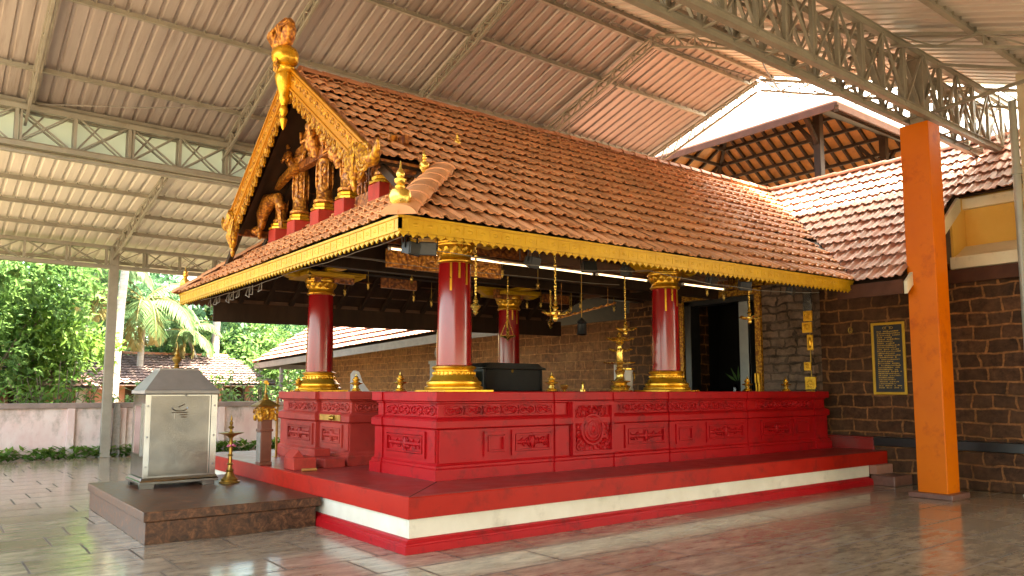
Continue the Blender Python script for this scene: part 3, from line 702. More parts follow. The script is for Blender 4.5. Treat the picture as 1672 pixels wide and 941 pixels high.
m = MB(); stack(m, 3.925, 6.705, 13.59, 13.60, [(0, .330), (0, .535), (-.008, .545)]); sl = m.build('plinth_slab', 'red_edge', pav, bevel=.004)
m = MB(); m.box((3.94, 6.72, .5455), (13.585, 13.58, .549)); m.build('slab_floor', 'red_floor', sl)
m = MB(); m.bar((3.935, 6.715, .5495), (4.84, 7.63, .5495), .012, .002); m.build('mitre_joint', 'dark_wood', sl)

# ---- carved red platforms
CORE = [(.05, .549), (.05, .675), (.03, .69), (.03, .715), (.012, .73), (0, .745), (0, 1.135), (.028, 1.15), (.036, 1.16), (.036, 1.235), (.022, 1.255), (-.01, 1.275), (-.03, 1.285), (-.03, 1.435), (-.012, 1.448), (-.012, 1.462), (.03, 1.472), (.034, 1.478), (.034, 1.575), (.028, 1.585)]
PIECES = []
def flush(mat, par):
    for nm, b in PIECES: b.build(nm, mat, par, smooth=50)
    PIECES.clear()
def spiral(mb, o, u, v, n, r0, turns, a0, sgn, th, n_=14):
    pts = []; rad = []
    for i in range(n_ + 1):
        f = i / n_; a = a0 + sgn * turns * 2 * PI * f; r = r0 * (1 - .82 * f)
        pts.append(Vector(o) + Vector(u) * (r * math.cos(a)) + Vector(v) * (r * math.sin(a)) + Vector(n) * (th * .35)); rad.append(th * (1 - .45 * f))
    mb.tube(pts, rad, 5)
def frieze(mb, o, u, n, w, h, pitch=.26, seed=0):
    mb = MB()
    o = Vector(o); v = Z; rr = random.Random(seed); k = max(1, round(w / pitch)); p = w / k
    for i in range(k):
        c = o + u * ((i + .5) * p) + v * (h / 2)
        mb.ring(c + n * .006, u, v, p * .43, h * .40, .013, 18, 6)
        mb.blob(c, u, v, n, .020, .020, .018, 8, 4)
        for q in range(4):
            a = PI / 4 + q * PI / 2 + rr.uniform(-.25, .25); d = u * math.cos(a) * p * .22 + v * math.sin(a) * h * .22
            mb.blob(c + d, d.normalized(), n.cross(d).normalized(), n, .036, .014, .024, 7, 4)
        for s_ in (-1, 1):
            spiral(mb, c + u * s_ * p * .27, u, v, n, h * .19, 1.1, rr.uniform(0, 6), s_, .012, 9)
            e = c + u * (s_ * p * .5)
            mb.blob(e + v * h * .22, v, u, n, .028, .010, .012, 6, 4); mb.blob(e - v * h * .22, v, u, n, .028, .010, .012, 6, 4)
    mb.frame_box(o - v * .004, u, v, n, w, .012, .012); mb.frame_box(o + v * (h - .008), u, v, n, w, .012, .012)
    PIECES.append(('carved_frieze', mb))
def panel(mb, o, u, n, w, h, rod=True, seed=0):
    mb = MB(); PIECES.append(('carved_panel' if rod else 'plain_panel', mb))
    o = Vector(o); v = Z; rr = random.Random(seed)
    def fr(i, b, d):
        mb.frame_box(o + u * i + v * i, u, v, n, w - 2 * i, b, d); mb.frame_box(o + u * i + v * (h - i - b), u, v, n, w - 2 * i, b, d)
        mb.frame_box(o + u * i + v * (i + b), u, v, n, b, h - 2 * i - 2 * b, d); mb.frame_box(o + u * (w - i - b) + v * (i + b), u, v, n, b, h - 2 * i - 2 * b, d)
    fr(0, .045, .026); fr(.055, .018, .036)
    if not rod: return
    c = o + u * (w / 2) + v * (h / 2); L = w / 2 - .085
    N_ = 26; pts = []; rad = []
    for i in range(N_ + 1):
        f = -1 + 2 * i / N_; pts.append(c + u * (f * L)); rad.append(.027 + .011 * (i % 2) - .007 * abs(f))
    mb.tube(pts, rad, 8)
    for i in range(int(L / .05) * 2):
        f = rr.uniform(-L, L); s_ = rr.choice((-1, 1)); a = rr.uniform(.5, 1.1)
        d = u * math.cos(a) + v * math.sin(a) * s_
        mb.blob(c + u * f + v * s_ * .034 + n * .004, d, n.cross(d), n, .034, .013, .022, 6, 4)
    mb.blob(c + n * .01, u, v, n, .040, .075, .026, 10, 5); mb.ring(c + n * .01, u, v, .058, .10, .008, 14, 5)
    for s_ in (-1, 1): mb.blob(c + v * s_ * .10, v, u, n, .035, .014, .016, 7, 4)
def mandala(mb, o, u, n, w, h, seed=5):
    o = Vector(o); v = Z; rr = random.Random(seed); c = o + u * w / 2 + v * h * .47
    mb.frame_box(o, u, v, n, w, .05, .05); mb.frame_box(o + v * (h - .05), u, v, n, w, .05, .05)
    mb.frame_box(o + v * .05, u, v, n, .045, h - .1, .05); mb.frame_box(o + u * (w - .045) + v * .05, u, v, n, .045, h - .1, .05)
    for r_, t in ((.20, .022), (.15, .014), (.105, .016), (.06, .010)): mb.ring(c + n * (.012 + (.2 - r_) * .12), u, v, r_, r_, t, 28, 6)
    mb.blob(c, u, v, n, .19, .19, .035, 20, 6); mb.blob(c + n * .03, u, v, n, .035, .05, .025, 10, 5)
    for i in range(22):
        a = 2 * PI * i / 22; d = u * math.cos(a) + v * math.sin(a)
        mb.blob(c + d * .245, d, n.cross(d), n, .045, .018, .022, 7, 4)
    for i in range(190):
        a = rr.uniform(0, 2 * PI); r_ = rr.uniform(.27, .52); p = u * (math.cos(a) * r_) + v * (math.sin(a) * r_)
        if abs(p.dot(u)) > w / 2 - .07 or not (-h * .47 + .07 < p.z < h * .53 - .07): continue
        if i % 2: spiral(mb, c + p, u, v, n, rr.uniform(.035, .06), 1.2, rr.uniform(0, 6), rr.choice((-1, 1)), .015, 10)
        else:
            b = rr.uniform(0, PI); d = u * math.cos(b) + v * math.sin(b)
            mb.blob(c + p, d, n.cross(d), n, .055, .018, .030, 7, 4)
    for s_ in (-1, 1):
        mb.tube([c + u * (s_ * .02) + v * .33, c + u * (s_ * .10) + v * .26 + n * .02, c + u * (s_ * .20) + v * .32, c + u * (s_ * .27) + v * .36], [.016, .014, .012, .006], 6)
    mb.blob(c + v * .31, v, u, n, .07, .035, .03, 8, 5)
# right-hand platform
fx, fy = 4.88, 7.70
m = MB(); stack(m, fx, fy, 13.40, 9.24, CORE)
for (a, b) in ((6.70, 6.94), (7.80, 7.90), (8.97, 9.70), (10.93, 11.18), (12.95, 13.28)):
    stack(m, a, fy - .022, b, fy + .3, CORE)
stack(m, fx - .022, 9.00, fx + .3, 9.20, CORE); stack(m, fx - .02, 7.72, fx + .2, 7.86, [(0, .75), (0, 1.13)]); stack(m, 4.90, fy - .02, 5.2, fy + .2, [(0, .75), (0, 1.13)])
for x in (5.2, 6.1, 8.3, 9.05, 9.62, 10.4, 11.9, 12.6):   # hairline joints of the cladding blocks
    m.frame_box((x, fy - .037, 1.48), X, Z, -Y, .006, .095, .001)
plat = tag(m.build('platform', 'red_gloss', pav, bevel=.005), 'bright red carved platform right of the passage')
m = MB(); n_ = -Y; yf = fy + .03
frieze(m, (5.0, yf, 1.288), X, n_, 1.68, .145, .27, 1); frieze(m, (7.95, yf, 1.288), X, n_, 1.0, .145, .26, 2); frieze(m, (8.99, yf - .022, 1.288), X, n_, .68, .145, .23, 3)
frieze(m, (9.74, yf, 1.288), X, n_, 1.16, .145, .27, 4); frieze(m, (11.22, yf, 1.288), X, n_, 1.68, .145, .28, 5)
frieze(m, (fx + .03, 8.98, 1.288), -Y, -X, 1.22, .145, .30, 6)
flush('red_gloss', plat)
m = MB()
panel(m, (5.55, fy, .80), X, n_, .36, .30, False); panel(m, (5.98, fy, .79), X, n_, .68, .32, True, 2)
panel(m, (8.02, fy, .79), X, n_, .88, .32, True, 3); panel(m, (9.1, fy - .022, .80), X, n_, .42, .30, False); panel(m, (9.85, fy, .79), X, n_, 1.0, .32, True, 4)
panel(m, (11.3, fy, .79), X, n_, .9, .32, True, 5); panel(m, (12.3, fy, .80), X, n_, .5, .30, False)
panel(m, (fx, 8.92, .79), -Y, -X, .98, .32, True, 6)
flush('red_gloss', plat)
m = MB(); m.box((6.96, fy - .01, .735), (7.78, fy + .05, 1.455)); mandala(m, (6.98, fy - .01, .74), X, n_, .78, .71); tag(m.build('round_carved_panel', 'red_gloss', plat, smooth=50), 'square panel carved with a round flower boss')
# left-hand platform
m = MB(); stack(m, fx, 9.98, 5.50, 12.58, CORE); stack(m, 5.58, 10.55, 13.40, 12.578, CORE); stack(m, fx - .06, 11.02, fx + .3, 12.20, CORE); stack(m, fx - .02, 10.0, fx + .2, 10.14, [(0, .75), (0, 1.13)])
platl = tag(m.build('platform', 'red_faded', pav, bevel=.005), 'faded red carved platform left of the passage')
m = MB(); frieze(m, (fx + .03, 10.98, 1.288), -Y, -X, .92, .145, .30, 7); frieze(m, (fx - .03, 12.16, 1.288), -Y, -X, 1.08, .145, .34, 8); frieze(m, (4.98, 10.01, 1.288), X, -Y, .48, .145, .24, 9)
flush('red_faded', platl)
m = MB(); panel(m, (fx, 10.92, .79), -Y, -X, .72, .32, True, 8); panel(m, (fx - .06, 12.1, .79), -Y, -X, 1.0, .32, True, 9)
flush('red_faded', platl)
m = MB(); m.box((4.85, 10.22, 1.165), (4.835, 10.92, 1.25)); m.lathe([(.03, 0), (.042, .02), (.03, .05), (.012, .07)], (4.832, 10.45, 1.205), 12, axis=(-1, 0, 0)); m.build('handle', 'brass_old', platl, smooth=40)

# ---- columns
ZP = 1.585
COLS = [(5.41, 8.15), (9.47, 8.15), (5.41, 12.27), (9.47, 12.27)]
for (cx, cy) in COLS:
    c = (cx, cy, ZP)
    m = MB(); m.lathe([(.226, .30), (.224, .6), (.216, 1.2), (.206, 1.66)], c, 40); sh_ = m.build('column', 'column_red', pav, smooth=40)
    m = MB(); m.box((cx - .36, cy - .36, ZP), (cx + .36, cy + .36, ZP + .022))
    m.lathe([(.365, .022), (.372, .035), (.372, .06), (.345, .075), (.335, .085), (.352, .10), (.35, .125), (.325, .138), (.31, .15), (.298, .175), (.27, .20), (.262, .225), (.262, .25), (.25, .262), (.25, .272), (.272, .285), (.285, .30), (.28, .315), (.255, .325), (.228, .333)], c, 40)
    for k in range(28):
        a = 2 * PI * k / 28; d = Vector((math.cos(a), math.sin(a), 0))
        m.blob(Vector(c) + d * .267 + Z * .232, Z, Z.cross(d), d, .022, .016, .012, 6, 4)
    m.build('base', 'gold', sh_, smooth=35)
    m = MB(); m.lathe([(.21, 1.63), (.235, 1.645), (.24, 1.66), (.222, 1.675), (.21, 1.70), (.212, 1.74), (.225, 1.79), (.25, 1.83), (.275, 1.85), (.28, 1.87), (.265, 1.885), (.27, 1.90), (.255, 1.915)], c, 36)
    for k in range(12):
        a = 2 * PI * k / 12; d = Vector((math.cos(a), math.sin(a), 0))
        m.blob(Vector(c) + d * .235 + Z * 1.79, (Z + d * .4).normalized(), Z.cross(d), d, .06, .045, .018, 8, 4)
    for k in range(3):
        d = Vector((math.cos(3.9 + .5 * k), math.sin(3.9 + .5 * k), 0)); L = (.36, .20, .28)[k]
        if (cx, cy) != COLS[2]: m.frame_box(Vector(c) + d * .213 + Z * (1.63 - L) - Z.cross(d) * .012, Z.cross(d), Z, d, .026, L, .006)
    m.build('capital', 'gold', sh_, smooth=35)
    m = MB(); m.box((cx - .42, cy - .42, ZP + 1.915), (cx + .42, cy + .42, ZP + 1.985)); m.box((cx - .8, cy - .09, ZP + 1.99), (cx + .8, cy + .09, ZP + 2.07)); m.box((cx - .09, cy - .8, ZP + 1.99), (cx + .09, cy + .8, ZP + 2.068))
    for s_ in (-1, 1):
        m.prism([(0, 0), (.16, -.02), (.28, .03), (.34, .075), (0, .075)], (cx + s_ * .42, cy - .08, ZP + 1.915), (s_, 0, 0), Z, Y, .16)
    m.build('bracket', 'gold_paint', sh_, bevel=.01)
# ---- beams
TK = 0.012
def W(p): return Vector((p.x, p.y, p.z + TK * max(0, p.x - 3.54)))
for (y) in (8.15, 12.27):
    m = MB(); m.box((4.65, y - .11, 3.655), (13.4, y + .11, 3.90)); m.build('beam', 'dark_wood', pav, bevel=.01)
for x in (5.41, 9.47):
    m = MB(); m.box((x - .10, 7.35, 3.658), (x + .10, 12.95, 3.88)); m.build('beam', 'dark_wood', pav, bevel=.01)
m = MB(); m.box((4.4, 9.6, 3.45), (12.8, 9.76, 3.72)); m.box((4.4, 10.55, 3.45), (12.8, 10.71, 3.72)); m.build('beam', 'dark_wood', pav, bevel=.01)
m = MB(); m.box((5.05, 9.26, 3.30), (7.0, 9.34, 3.56)); tag(m.build('carved_beam', 'bronze_carved', pav), 'pierced golden beam panel hung over the passage')
m = MB(); m.box((11.2, 8.3, 3.56), (11.36, 11.9, 3.80)); m.box((6.9, 8.4, 3.46), (10.9, 8.5, 3.58)); m.build('beam', 'brown_wood', pav)

# ---- roof
S = .73; XE, YE, ZE, YRG = 3.54, 6.3, 3.25, 10.15; ZRG = ZE + S * (YRG - YE); YF = 2 * YRG - YE
nv = math.sqrt(1 + S * S); TH = 1.35 * nv / 5
t1 = tiles((3.54, YE, ZE), X, (0, 1, S), 9.0, 5, th=TH, seed=21); t1.clip([((XE, YE, 0), (-1, 1, 0)), ((11.9, 6.3, 0), (3.85, -3.6, 0))])
t2 = tiles((4.0, YE, ZE), X, (0, 1, S), 11.6, 10, th=TH, r0=5, seed=22); t2.clip([((0, YRG, 0), (0, 1, 0)), ((11.9, 6.3, 0), (3.85, -3.6, 0))])
t1.merge(t2); t1.warp(W); roof = t1.build('tiled_roof', 'tile_red', pav, smooth=50)
t1 = tiles((11.9, YF, ZE), -X, (0, -1, S), 8.5, 5, th=TH, seed=23); t1.clip([((XE, YF, 0), (-1, -1, 0))])
t2 = tiles((15.5, YF, ZE), -X, (0, -1, S), 11.5, 10, th=TH, r0=5, seed=24); t2.clip([((0, YRG, 0), (0, -1, 0)), ((4.0, 0, 0), (-1, 0, 0)), ((11.9, 14, 0), (3.85, 3.6, 0))])
t1.merge(t2); t1.warp(W); tag(t1.build('tiled_roof', 'tile_red', pav, smooth=50), 'far slope of the tiled roof')
t1 = tiles((XE, YF, ZE), -Y, (1, 0, S), YF - YE, 6, th=TH, seed=25); t1.clip([((XE, YE, 0), (1, -1, 0)), ((XE, YF, 0), (1, 1, 0))])
skirt = tag(t1.build('tiled_roof', 'tile_red', pav, smooth=50), 'short tiled skirt below the golden gable')
m = MB(); ridge_caps(m, (4.05, YRG, ZRG + .04), (15.5, YRG, ZRG + .04), .14, .34); m.warp(W); m.build('ridge_tiles', 'tile_edge', roof, smooth=50)
hp = 1.36
m = MB(); ridge_caps(m, (XE - .02, YE - .02, ZE + .03), (XE + hp, YE + hp, ZE + S * hp + .06), .165, .30, 8, 5, .55); m.build('hip_tiles', 'tile_red', roof, smooth=50)
m = MB(); ridge_caps(m, (XE - .02, YF + .02, ZE + .03), (XE + hp, YF - hp, ZE + S * hp + .06), .165, .30, 8, 6, .55); m.build('hip_tiles', 'tile_red', skirt, smooth=50)
# boards + rafters below
m = MB(); d = .04; q = 1.35
def P(x, y, dz=d): return (x, y, ZE + S * min(y - YE, YF - y) - dz)
ei = .06
slab(m, [P(XE + ei, YE + ei), P(11.9, YE + ei), P(15.5, YRG), P(3.99, YRG), P(3.99, YE + q), P(XE + q, YE + q)], .03)
slab(m, [P(XE + ei, YF - ei), P(11.9, YF - ei), P(15.5, YRG), P(3.99, YRG), P(3.99, YF - q), P(XE + q, YF - q)], .03)
slab(m, [(XE + ei, YE + ei, ZE + S * ei - d), (XE + ei, YF - ei, ZE + S * ei - d), (XE + 1.9, YF - 1.9, ZE + S * 1.9 - d), (XE + 1.9, YE + 1.9, ZE + S * 1.9 - d)], .03)
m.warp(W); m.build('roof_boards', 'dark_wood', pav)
m = MB(); x = 4.1
while x < 15.2:
    t = min(YRG - YE, 3.85)
    y0 = max(YE + .06, YE + .06 + (x - 11.9) * 1.07)
    ya = max(y0, YE if x > XE + q else YE + (x - XE))
    if x < XE + q: y0 = YE + .06
    for s_ in (0, 1):
        a = Vector(P(x, y0, .12)); b = Vector(P(x, YRG - .05, .12))
        if s_: a.y = 2 * YRG - a.y; b.y = 2 * YRG - b.y
        m.bar(a, b, .07, .09)
    x += .48
y = YE + .5
while y < YF - .3:
    t = min(1.85, y - YE, YF - y); m.bar((XE + .06, y, ZE - .10), (XE + t, y, ZE + S * t - .12), .07, .09); y += .48
m.bar((XE + .12, YE + .12, ZE - .04), (XE + 1.9, YE + 1.9, ZE + S * 1.9 - .13), .09, .13); m.bar((XE + .12, YF - .12, ZE - .04), (XE + 1.9, YF - 1.9, ZE + S * 1.9 - .13), .09, .13)
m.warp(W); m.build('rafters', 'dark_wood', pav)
m = MB()
for i in range(1, 12):
    t = i * .32
    for y in (YE + t, YF - t): m.bar((max(4.2, XE + min(t, 1.4)), y, ZE + S * t - .08), (11.9 + t * .93, y, ZE + S * t - .08), .035, .02)
m.warp(W); m.build('battens', 'brown_wood', pav)
# golden fascia with toothed lower edge
def fascia(p, q_, n, seed):
    """p->q_ top outer corner line; n outward"""
    p = Vector(p); q_ = Vector(q_); u = (q_ - p); L = u.length; u.normalize(); up = n.cross(u); up = up if up.z > 0 else -up
    mb = MB(); mb.frame_box(p - up * .155, u, up, n, L, .155, -.03)
    mb.frame_box(p - up * .030, u, up, n, L, .026, .014); mb.frame_box(p - up * .158, u, up, n, L, .018, .010)
    k = int(L / .105); w = L / k
    for i in range(k):
        o = p + u * (i * w) - up * .155 - n * .006
        mb.prism([(.004, 0), (w - .004, 0), (w - .008, -.022), (w * .66, -.034), (w * .5, -.056), (w * .34, -.034), (.008, -.022)], o, u, up, n, -.016)
    i = 0; x = .1
    rr = random.Random(seed)
    while x < L - .15:
        mb.frame_box(p + u * x - up * .128, u, up, n, .006, .088, .004)
        mb.blob(p + u * (x + .08) - up * .085, u, up, n, .034, .020, .006, 8, 4); x += .16
    return mb
f1 = fascia((XE + .02, YE + .02, ZE + .028), (11.95, YE + .02, ZE + .028), -Y, 1); f1.warp(W); tag(f1.build('fascia', 'gold_paint', pav), 'long toothed golden fascia on the courtyard side')
f2 = fascia((XE + .02, YE + .02, ZE + .028), (XE + .02, YF, ZE + .028), -X, 2); tag(f2.build('fascia', 'gold_paint', pav), 'toothed golden fascia below the gable')
f3 = fascia((XE + .02, YF - .02, ZE + .028), (11.95, YF - .02, ZE + .028), Y, 3); f3.warp(W); f3.build('fascia', 'brown_wood', pav)
m = MB(); m.box((4.0, 13.52, 2.78), (12.0, 13.56, 3.12)); m.warp(W); tag(m.build('far_eave_board', 'dark_wood', pav), 'dark board hung under the far eave')

# ---- gable
XG = 3.95
apex = (YRG, ZRG + .10)
HORNS = []
for s_ in (-1, 1):
    gb = MB(); fretm = MB(); horn = MB(); HORNS.append((gb, fretm, horn))
    A = Vector((XG, YRG, ZRG + .12)); W_ = 2.50 if s_ < 0 else 2.38; F = Vector((XG, YRG + s_ * W_, ZRG + .12 - S * W_)); u = (F - A).normalized(); L = (F - A).length
    v = X.cross(u) if (X.cross(u)).z < 0 else -X.cross(u)          # inward/downward in the board's plane
    n = -X
    gb.frame_box(A + n * .0, u, v, n, L, .28, .05)
    for (o_, b_, d_) in ((0, .03, .075), (.05, .015, .062), (.235, .03, .07)): gb.frame_box(A + v * o_, u, v, n, L, b_, d_)
    k = 15; w = L / k
    for i in range(k):
        if i == 0: continue
        o = A + u * (i * w) + v * .28
        fretm.prism([(0, -.005), (w, -.005), (w * .98, .06), (w * .86, .13), (w * .62, .17), (w * .5, .13), (w * .34, .15), (w * .12, .08)], o, u, v, n, .035)
        spiral(fretm, o + u * w * .55 + v * .045 + n * .036, u, v, n, .05, 1.2, 1.0 + i, s_, .014, 10)
        fretm.ring(A + u * ((i + .5) * w) + v * .125 + n * .052, u, v, .055, .038, .010, 14, 5)
        fretm.blob(A + u * ((i + .5) * w) + v * .125 + n * .05, u, v, n, .03, .016, .012, 7, 4); fretm.blob(A + u * (i * w) + v * .125 + n * .05, v, u, n, .036, .014, .012, 7, 4)
    # curled foot
    fo = F + v * .14
    horn.tube([F - u * .15 + v * .10 + n * .03, F + u * .10 + v * .12 + n * .04, F + u * .19 + v * .07 + n * .05, F + u * .23 - v * .0 + n * .06, F + u * .23 - v * .09 + n * .07, F + u * .20 - v * .18 + n * .07], [.11, .10, .08, .055, .038, .008], 8)
    for r_ in (.15, .10, .055): horn.ring(fo + n * .07, u, v, r_, r_, .024, 18, 6)
    horn.blob(fo + n * .06, u, v, n, .05, .05, .05, 10, 5)
    pc = F + u * -.02 + v * .30 + n * .04
    if s_ < 0: pc = pc + u * -.22 + Z * .12
    horn.blob(pc - Z * .12, Z, Y, X, .24, .09, .07, 12, 8); horn.blob(pc - Z * .38, Z, Y, X, .10, .035, .035, 8, 6)
    for j in range(5): horn.tube([pc + Z * .1 + Y * (.035 * (j - 2)) + n * .03, pc - Z * .15 + Y * (.045 * (j - 2)) + n * .075, pc - Z * .33 + Y * (.01 * (j - 2)) + n * .03], [.014, .016, .008], 5)
for gb, fretm, horn in HORNS:
    barge = gb.build('bargeboard', 'gold_orange', pav, bevel=.006)
    fretm.build('fretwork', 'gold_carved', barge, smooth=45); horn.build('curled_end', 'gold_carved', barge, smooth=45)
m = MB()
for s_ in (-1, 1): m.bar((XG + .06, YRG, ZRG + .06), (XG + .06, YRG + s_ * 2.5, ZRG + .06 - S * 2.5), .10, .05)
m.build('verge_tiles', 'tile_edge', roof)
# apex finial
c = Vector((XG - .10, YRG, 0))
m = MB(); m.lathe([(.006, 5.22), (.030, 5.27), (.045, 5.33), (.055, 5.37), (.03, 5.42), (.045, 5.45), (.062, 5.49), (.062, 5.53), (.035, 5.57), (.05, 5.60), (.075, 5.66), (.07, 5.70), (.085, 5.78), (.115, 5.88), (.135, 5.97), (.12, 6.03), (.15, 6.06), (.155, 6.10), (.11, 6.14), (.17, 6.19), (.19, 6.25), (.188, 6.32), (.16, 6.38), (.10, 6.42), (.07, 6.46)], c, 20)
fin = m.build('apex_finial', 'gold', pav, smooth=40)
m = MB()
for s_, yy in ((1, .20), (-1, -.08)):
    cc = c + Vector((-.02, yy, 6.57))
    m.blob(cc, (Y * s_ * .7 + Z).normalized(), X, (Y - Z * s_ * .7).normalized(), .24, .12, .15, 12, 8)
    for j in range(7):
        a = (j - 3) * .28; dd = (Z * math.cos(a) + Y * (math.sin(a) + s_ * .35)).normalized()
        m.tube([cc - Z * .1 + X * -.09, cc + dd * .10 - X * .13, cc + dd * .22 - X * .04], [.018, .024, .010], 6)
m.tube([c + Vector((0, .06, 6.55)), c + Vector((0, .04, 6.72)), c + Vector((0, .06, 6.86))], [.05, .035, .006], 8)
m.build('crest', 'bronze_carved', fin, smooth=50)
m = MB()
for j in range(6): spiral(m, c + Vector((-.16 + .01 * j, -.12 + .05 * j, 6.02 + .07 * j)), Y, Z, -X, .07, 1.1, j, (-1) ** j, .02, 10)
m.build('scrollwork', 'gold_carved', fin, smooth=50)
# gable interior: back wall, soffit, tie beam, carved pillars on red pedestals
m = MB(); m.prism([(YE + q + .05 - YRG, 0), (YF - q - .05 - YRG, 0), (0, ZRG - .1 - (ZE + S * q))], (5.2, YRG, ZE + S * q - .02), Y, Z, X, .05); m.build('gable_wall', 'dark_wood', pav)
m = MB(); m.bar((4.98, YE + q + .1, 4.3), (4.98, YF - q - .1, 4.3), .12, .22)
m.bar((XG + .1, YE + q + .08, 4.20), (XE + q + .1, YE + q + .08, 4.22), .10, .12); m.bar((XG + .1, YF - q - .08, 4.20), (XE + q + .1, YF - q - .08, 4.22), .10, .12)
m.bar((4.5, 9.0, 5.02), (4.5, 11.3, 5.02), .12, .12); m.bar((4.5, 9.55, 5.48), (4.5, 10.75, 5.48), .09, .09)
m.build('tie_beam', 'brown_carved', pav, bevel=.01)
for (py, ph_, pr) in ((11.98, .66, .12), (11.2, 1.0, .145), (10.32, .92, .145), (9.5, .58, .15), (8.5, .30, .12)):
    px = 4.56; zb = ZE + S * (px - XE)
    m = MB(); m.box((px - .15, py - .15, zb - .12), (px + .15, py + .15, zb + .20)); ped = m.build('pedestal', 'red_faded', pav, bevel=.008)
    m = MB(); zz = zb + .20; b = (px, py, zz)
    m.lathe([(.19, 0), (.19, .03), (.155, .055), (.16, .09), (.12, .12)], b, 8, square=True); m.build('pedestal_cap', 'gold', ped)
    m = MB(); H = ph_
    m.lathe([(pr * 1.05, .12), (pr * 1.1, .15), (pr * .82, .19), (pr * .78, .19 + H * .35), (pr * .9, .19 + H * .40), (pr * .76, .19 + H * .45), (pr * .72, .19 + H * .75), (pr * .95, .19 + H * .80), (pr * .8, .19 + H * .84), (pr * 1.35, .19 + H * .97), (pr * 1.5, .19 + H), (pr * 1.4, .19 + H * 1.06)], b, 10)
    for j in range(8):
        a = j * PI / 4; dd = Vector((math.cos(a), math.sin(a), 0)); m.blob(Vector(b) + dd * pr * .85 + Z * (.3 + H * .25), Z, Z.cross(dd), dd, H * .22, .018, .02, 6, 4)
    m.box((px - .2, py - .24, zz + .19 + H * 1.06), (px + .2, py + .24, zz + .19 + H * 1.06 + .07))
    for s_ in (-1, 1): m.tube([(px - .03, py + s_ * pr, zz + .19 + H * .8), (px - .06, py + s_ * .27, zz + .19 + H * .92), (px - .08, py + s_ * .38, zz + .19 + H * 1.15), (px - .08, py + s_ * .30, zz + .19 + H * 1.25)], [.05, .06, .045, .015], 7)
    m.build('carved_pillar', 'bronze_carved', ped, smooth=45)
m = MB(); rr = random.Random(4)
for i in range(26):
    t = rr.random(); yy = YRG + rr.uniform(-.62, .42); z0 = 5.08 + rr.uniform(0, .55) * (1 - abs(yy - YRG) * .9)
    if i % 2: spiral(m, (4.42, yy, z0), Y, Z, -X, rr.uniform(.06, .10), 1.2, rr.uniform(0, 6), rr.choice((-1, 1)), .03, 10)
    else: m.blob((4.46, yy, z0), Z, Y, X, rr.uniform(.07, .14), .05, .05, 8, 5)
m.lathe([(.06, 5.08), (.10, 5.15), (.07, 5.25), (.12, 5.34), (.09, 5.46), (.13, 5.52), (.14, 5.58), (.05, 5.66)], (4.42, 10.0, 0), 10)
m.build('carved_crest', 'bronze_carved', pav, smooth=50)
m = MB()                                            # prancing beast bracket at the far end and pierced screen at the near end
m.tube([(4.35, 12.3, 4.25), (4.3, 12.12, 4.45), (4.3, 11.85, 4.62), (4.35, 11.6, 4.62), (4.38, 11.5, 4.45)], [.05, .10, .12, .09, .05], 9)
m.blob((4.3, 12.38, 4.22), Y, Z, X, .13, .08, .08, 9, 6); m.tube([(4.3, 12.1, 4.42), (4.28, 12.2, 4.2), (4.28, 12.16, 4.05)], [.05, .035, .03], 7); m.tube([(4.36, 11.62, 4.6), (4.42, 11.66, 4.35), (4.42, 11.62, 4.15)], [.06, .04, .03], 7)
for j in range(6): m.blob((4.3, 12.2 - j * .1, 4.55 + .02 * j), Z, Y, X, .06, .03, .05, 6, 4)
m.build('carved_beast', 'bronze_carved', pav, smooth=50)
m = MB(); m.box((4.55, 8.0, 4.02), (4.62, 9.3, 4.2)); rr = random.Random(9)
for i in range(6):
    m.frame_box((4.58, 8.05 + i * .21, 4.2), Y, Z, -X, .03, .42, .03); spiral(m, (4.57, 8.16 + i * .21, 4.42), Y, Z, -X, .085, 1.3, i, (-1) ** i, .022, 10); m.blob((4.56, 8.16 + i * .21, 4.28), Z, Y, X, .08, .03, .03, 7, 4)
m.box((4.55, 8.0, 4.62), (4.62, 9.3, 4.72)); m.build('pierced_screen', 'brown_carved', pav, smooth=45)
m = MB(); rr = random.Random(77)                    # carved figures and scroll brackets crowding the gable
for (yy, z0, s_) in ((12.0, 4.95, -1), (11.25, 5.30, -1), (10.35, 5.25, 1), (9.55, 4.90, 1), (8.9, 4.55, 1)):
    x0_ = 4.34; m = MB()
    m.tube([(x0_ + .1, yy, z0 - .25), (x0_, yy - s_ * .05, z0), (x0_ - .05, yy - s_ * .16, z0 + .2), (x0_ - .06, yy - s_ * .30, z0 + .26)], [.07, .09, .06, .025], 8)
    m.blob((x0_ - .03, yy - s_ * .02, z0 + .16), Z, Y, X, .09, .065, .065, 9, 6)
    m.blob((x0_, yy + s_ * .02, z0 - .05), Z, Y, X, .14, .09, .07, 9, 6)
    for a in (-1, 1): m.tube([(x0_, yy + a * .08, z0 + .04), (x0_ - .06, yy + a * .19, z0 - .02), (x0_ - .08, yy + a * .16, z0 + .12)], [.035, .03, .02], 6)
    for j in range(3): spiral(m, (x0_ - .05, yy + rr.uniform(-.2, .2), z0 + rr.uniform(-.3, .3)), Y, Z, -X, rr.uniform(.05, .08), 1.2, rr.uniform(0, 6), rr.choice((-1, 1)), .022, 9)
    m.build('carved_figure', 'bronze_carved', pav, smooth=50)
m = MB(); m.bar((4.40, 11.0, 5.0), (4.40, 12.2, 4.78), .10, .12); m.build('tie_beam', 'bronze_carved', pav, bevel=.01)
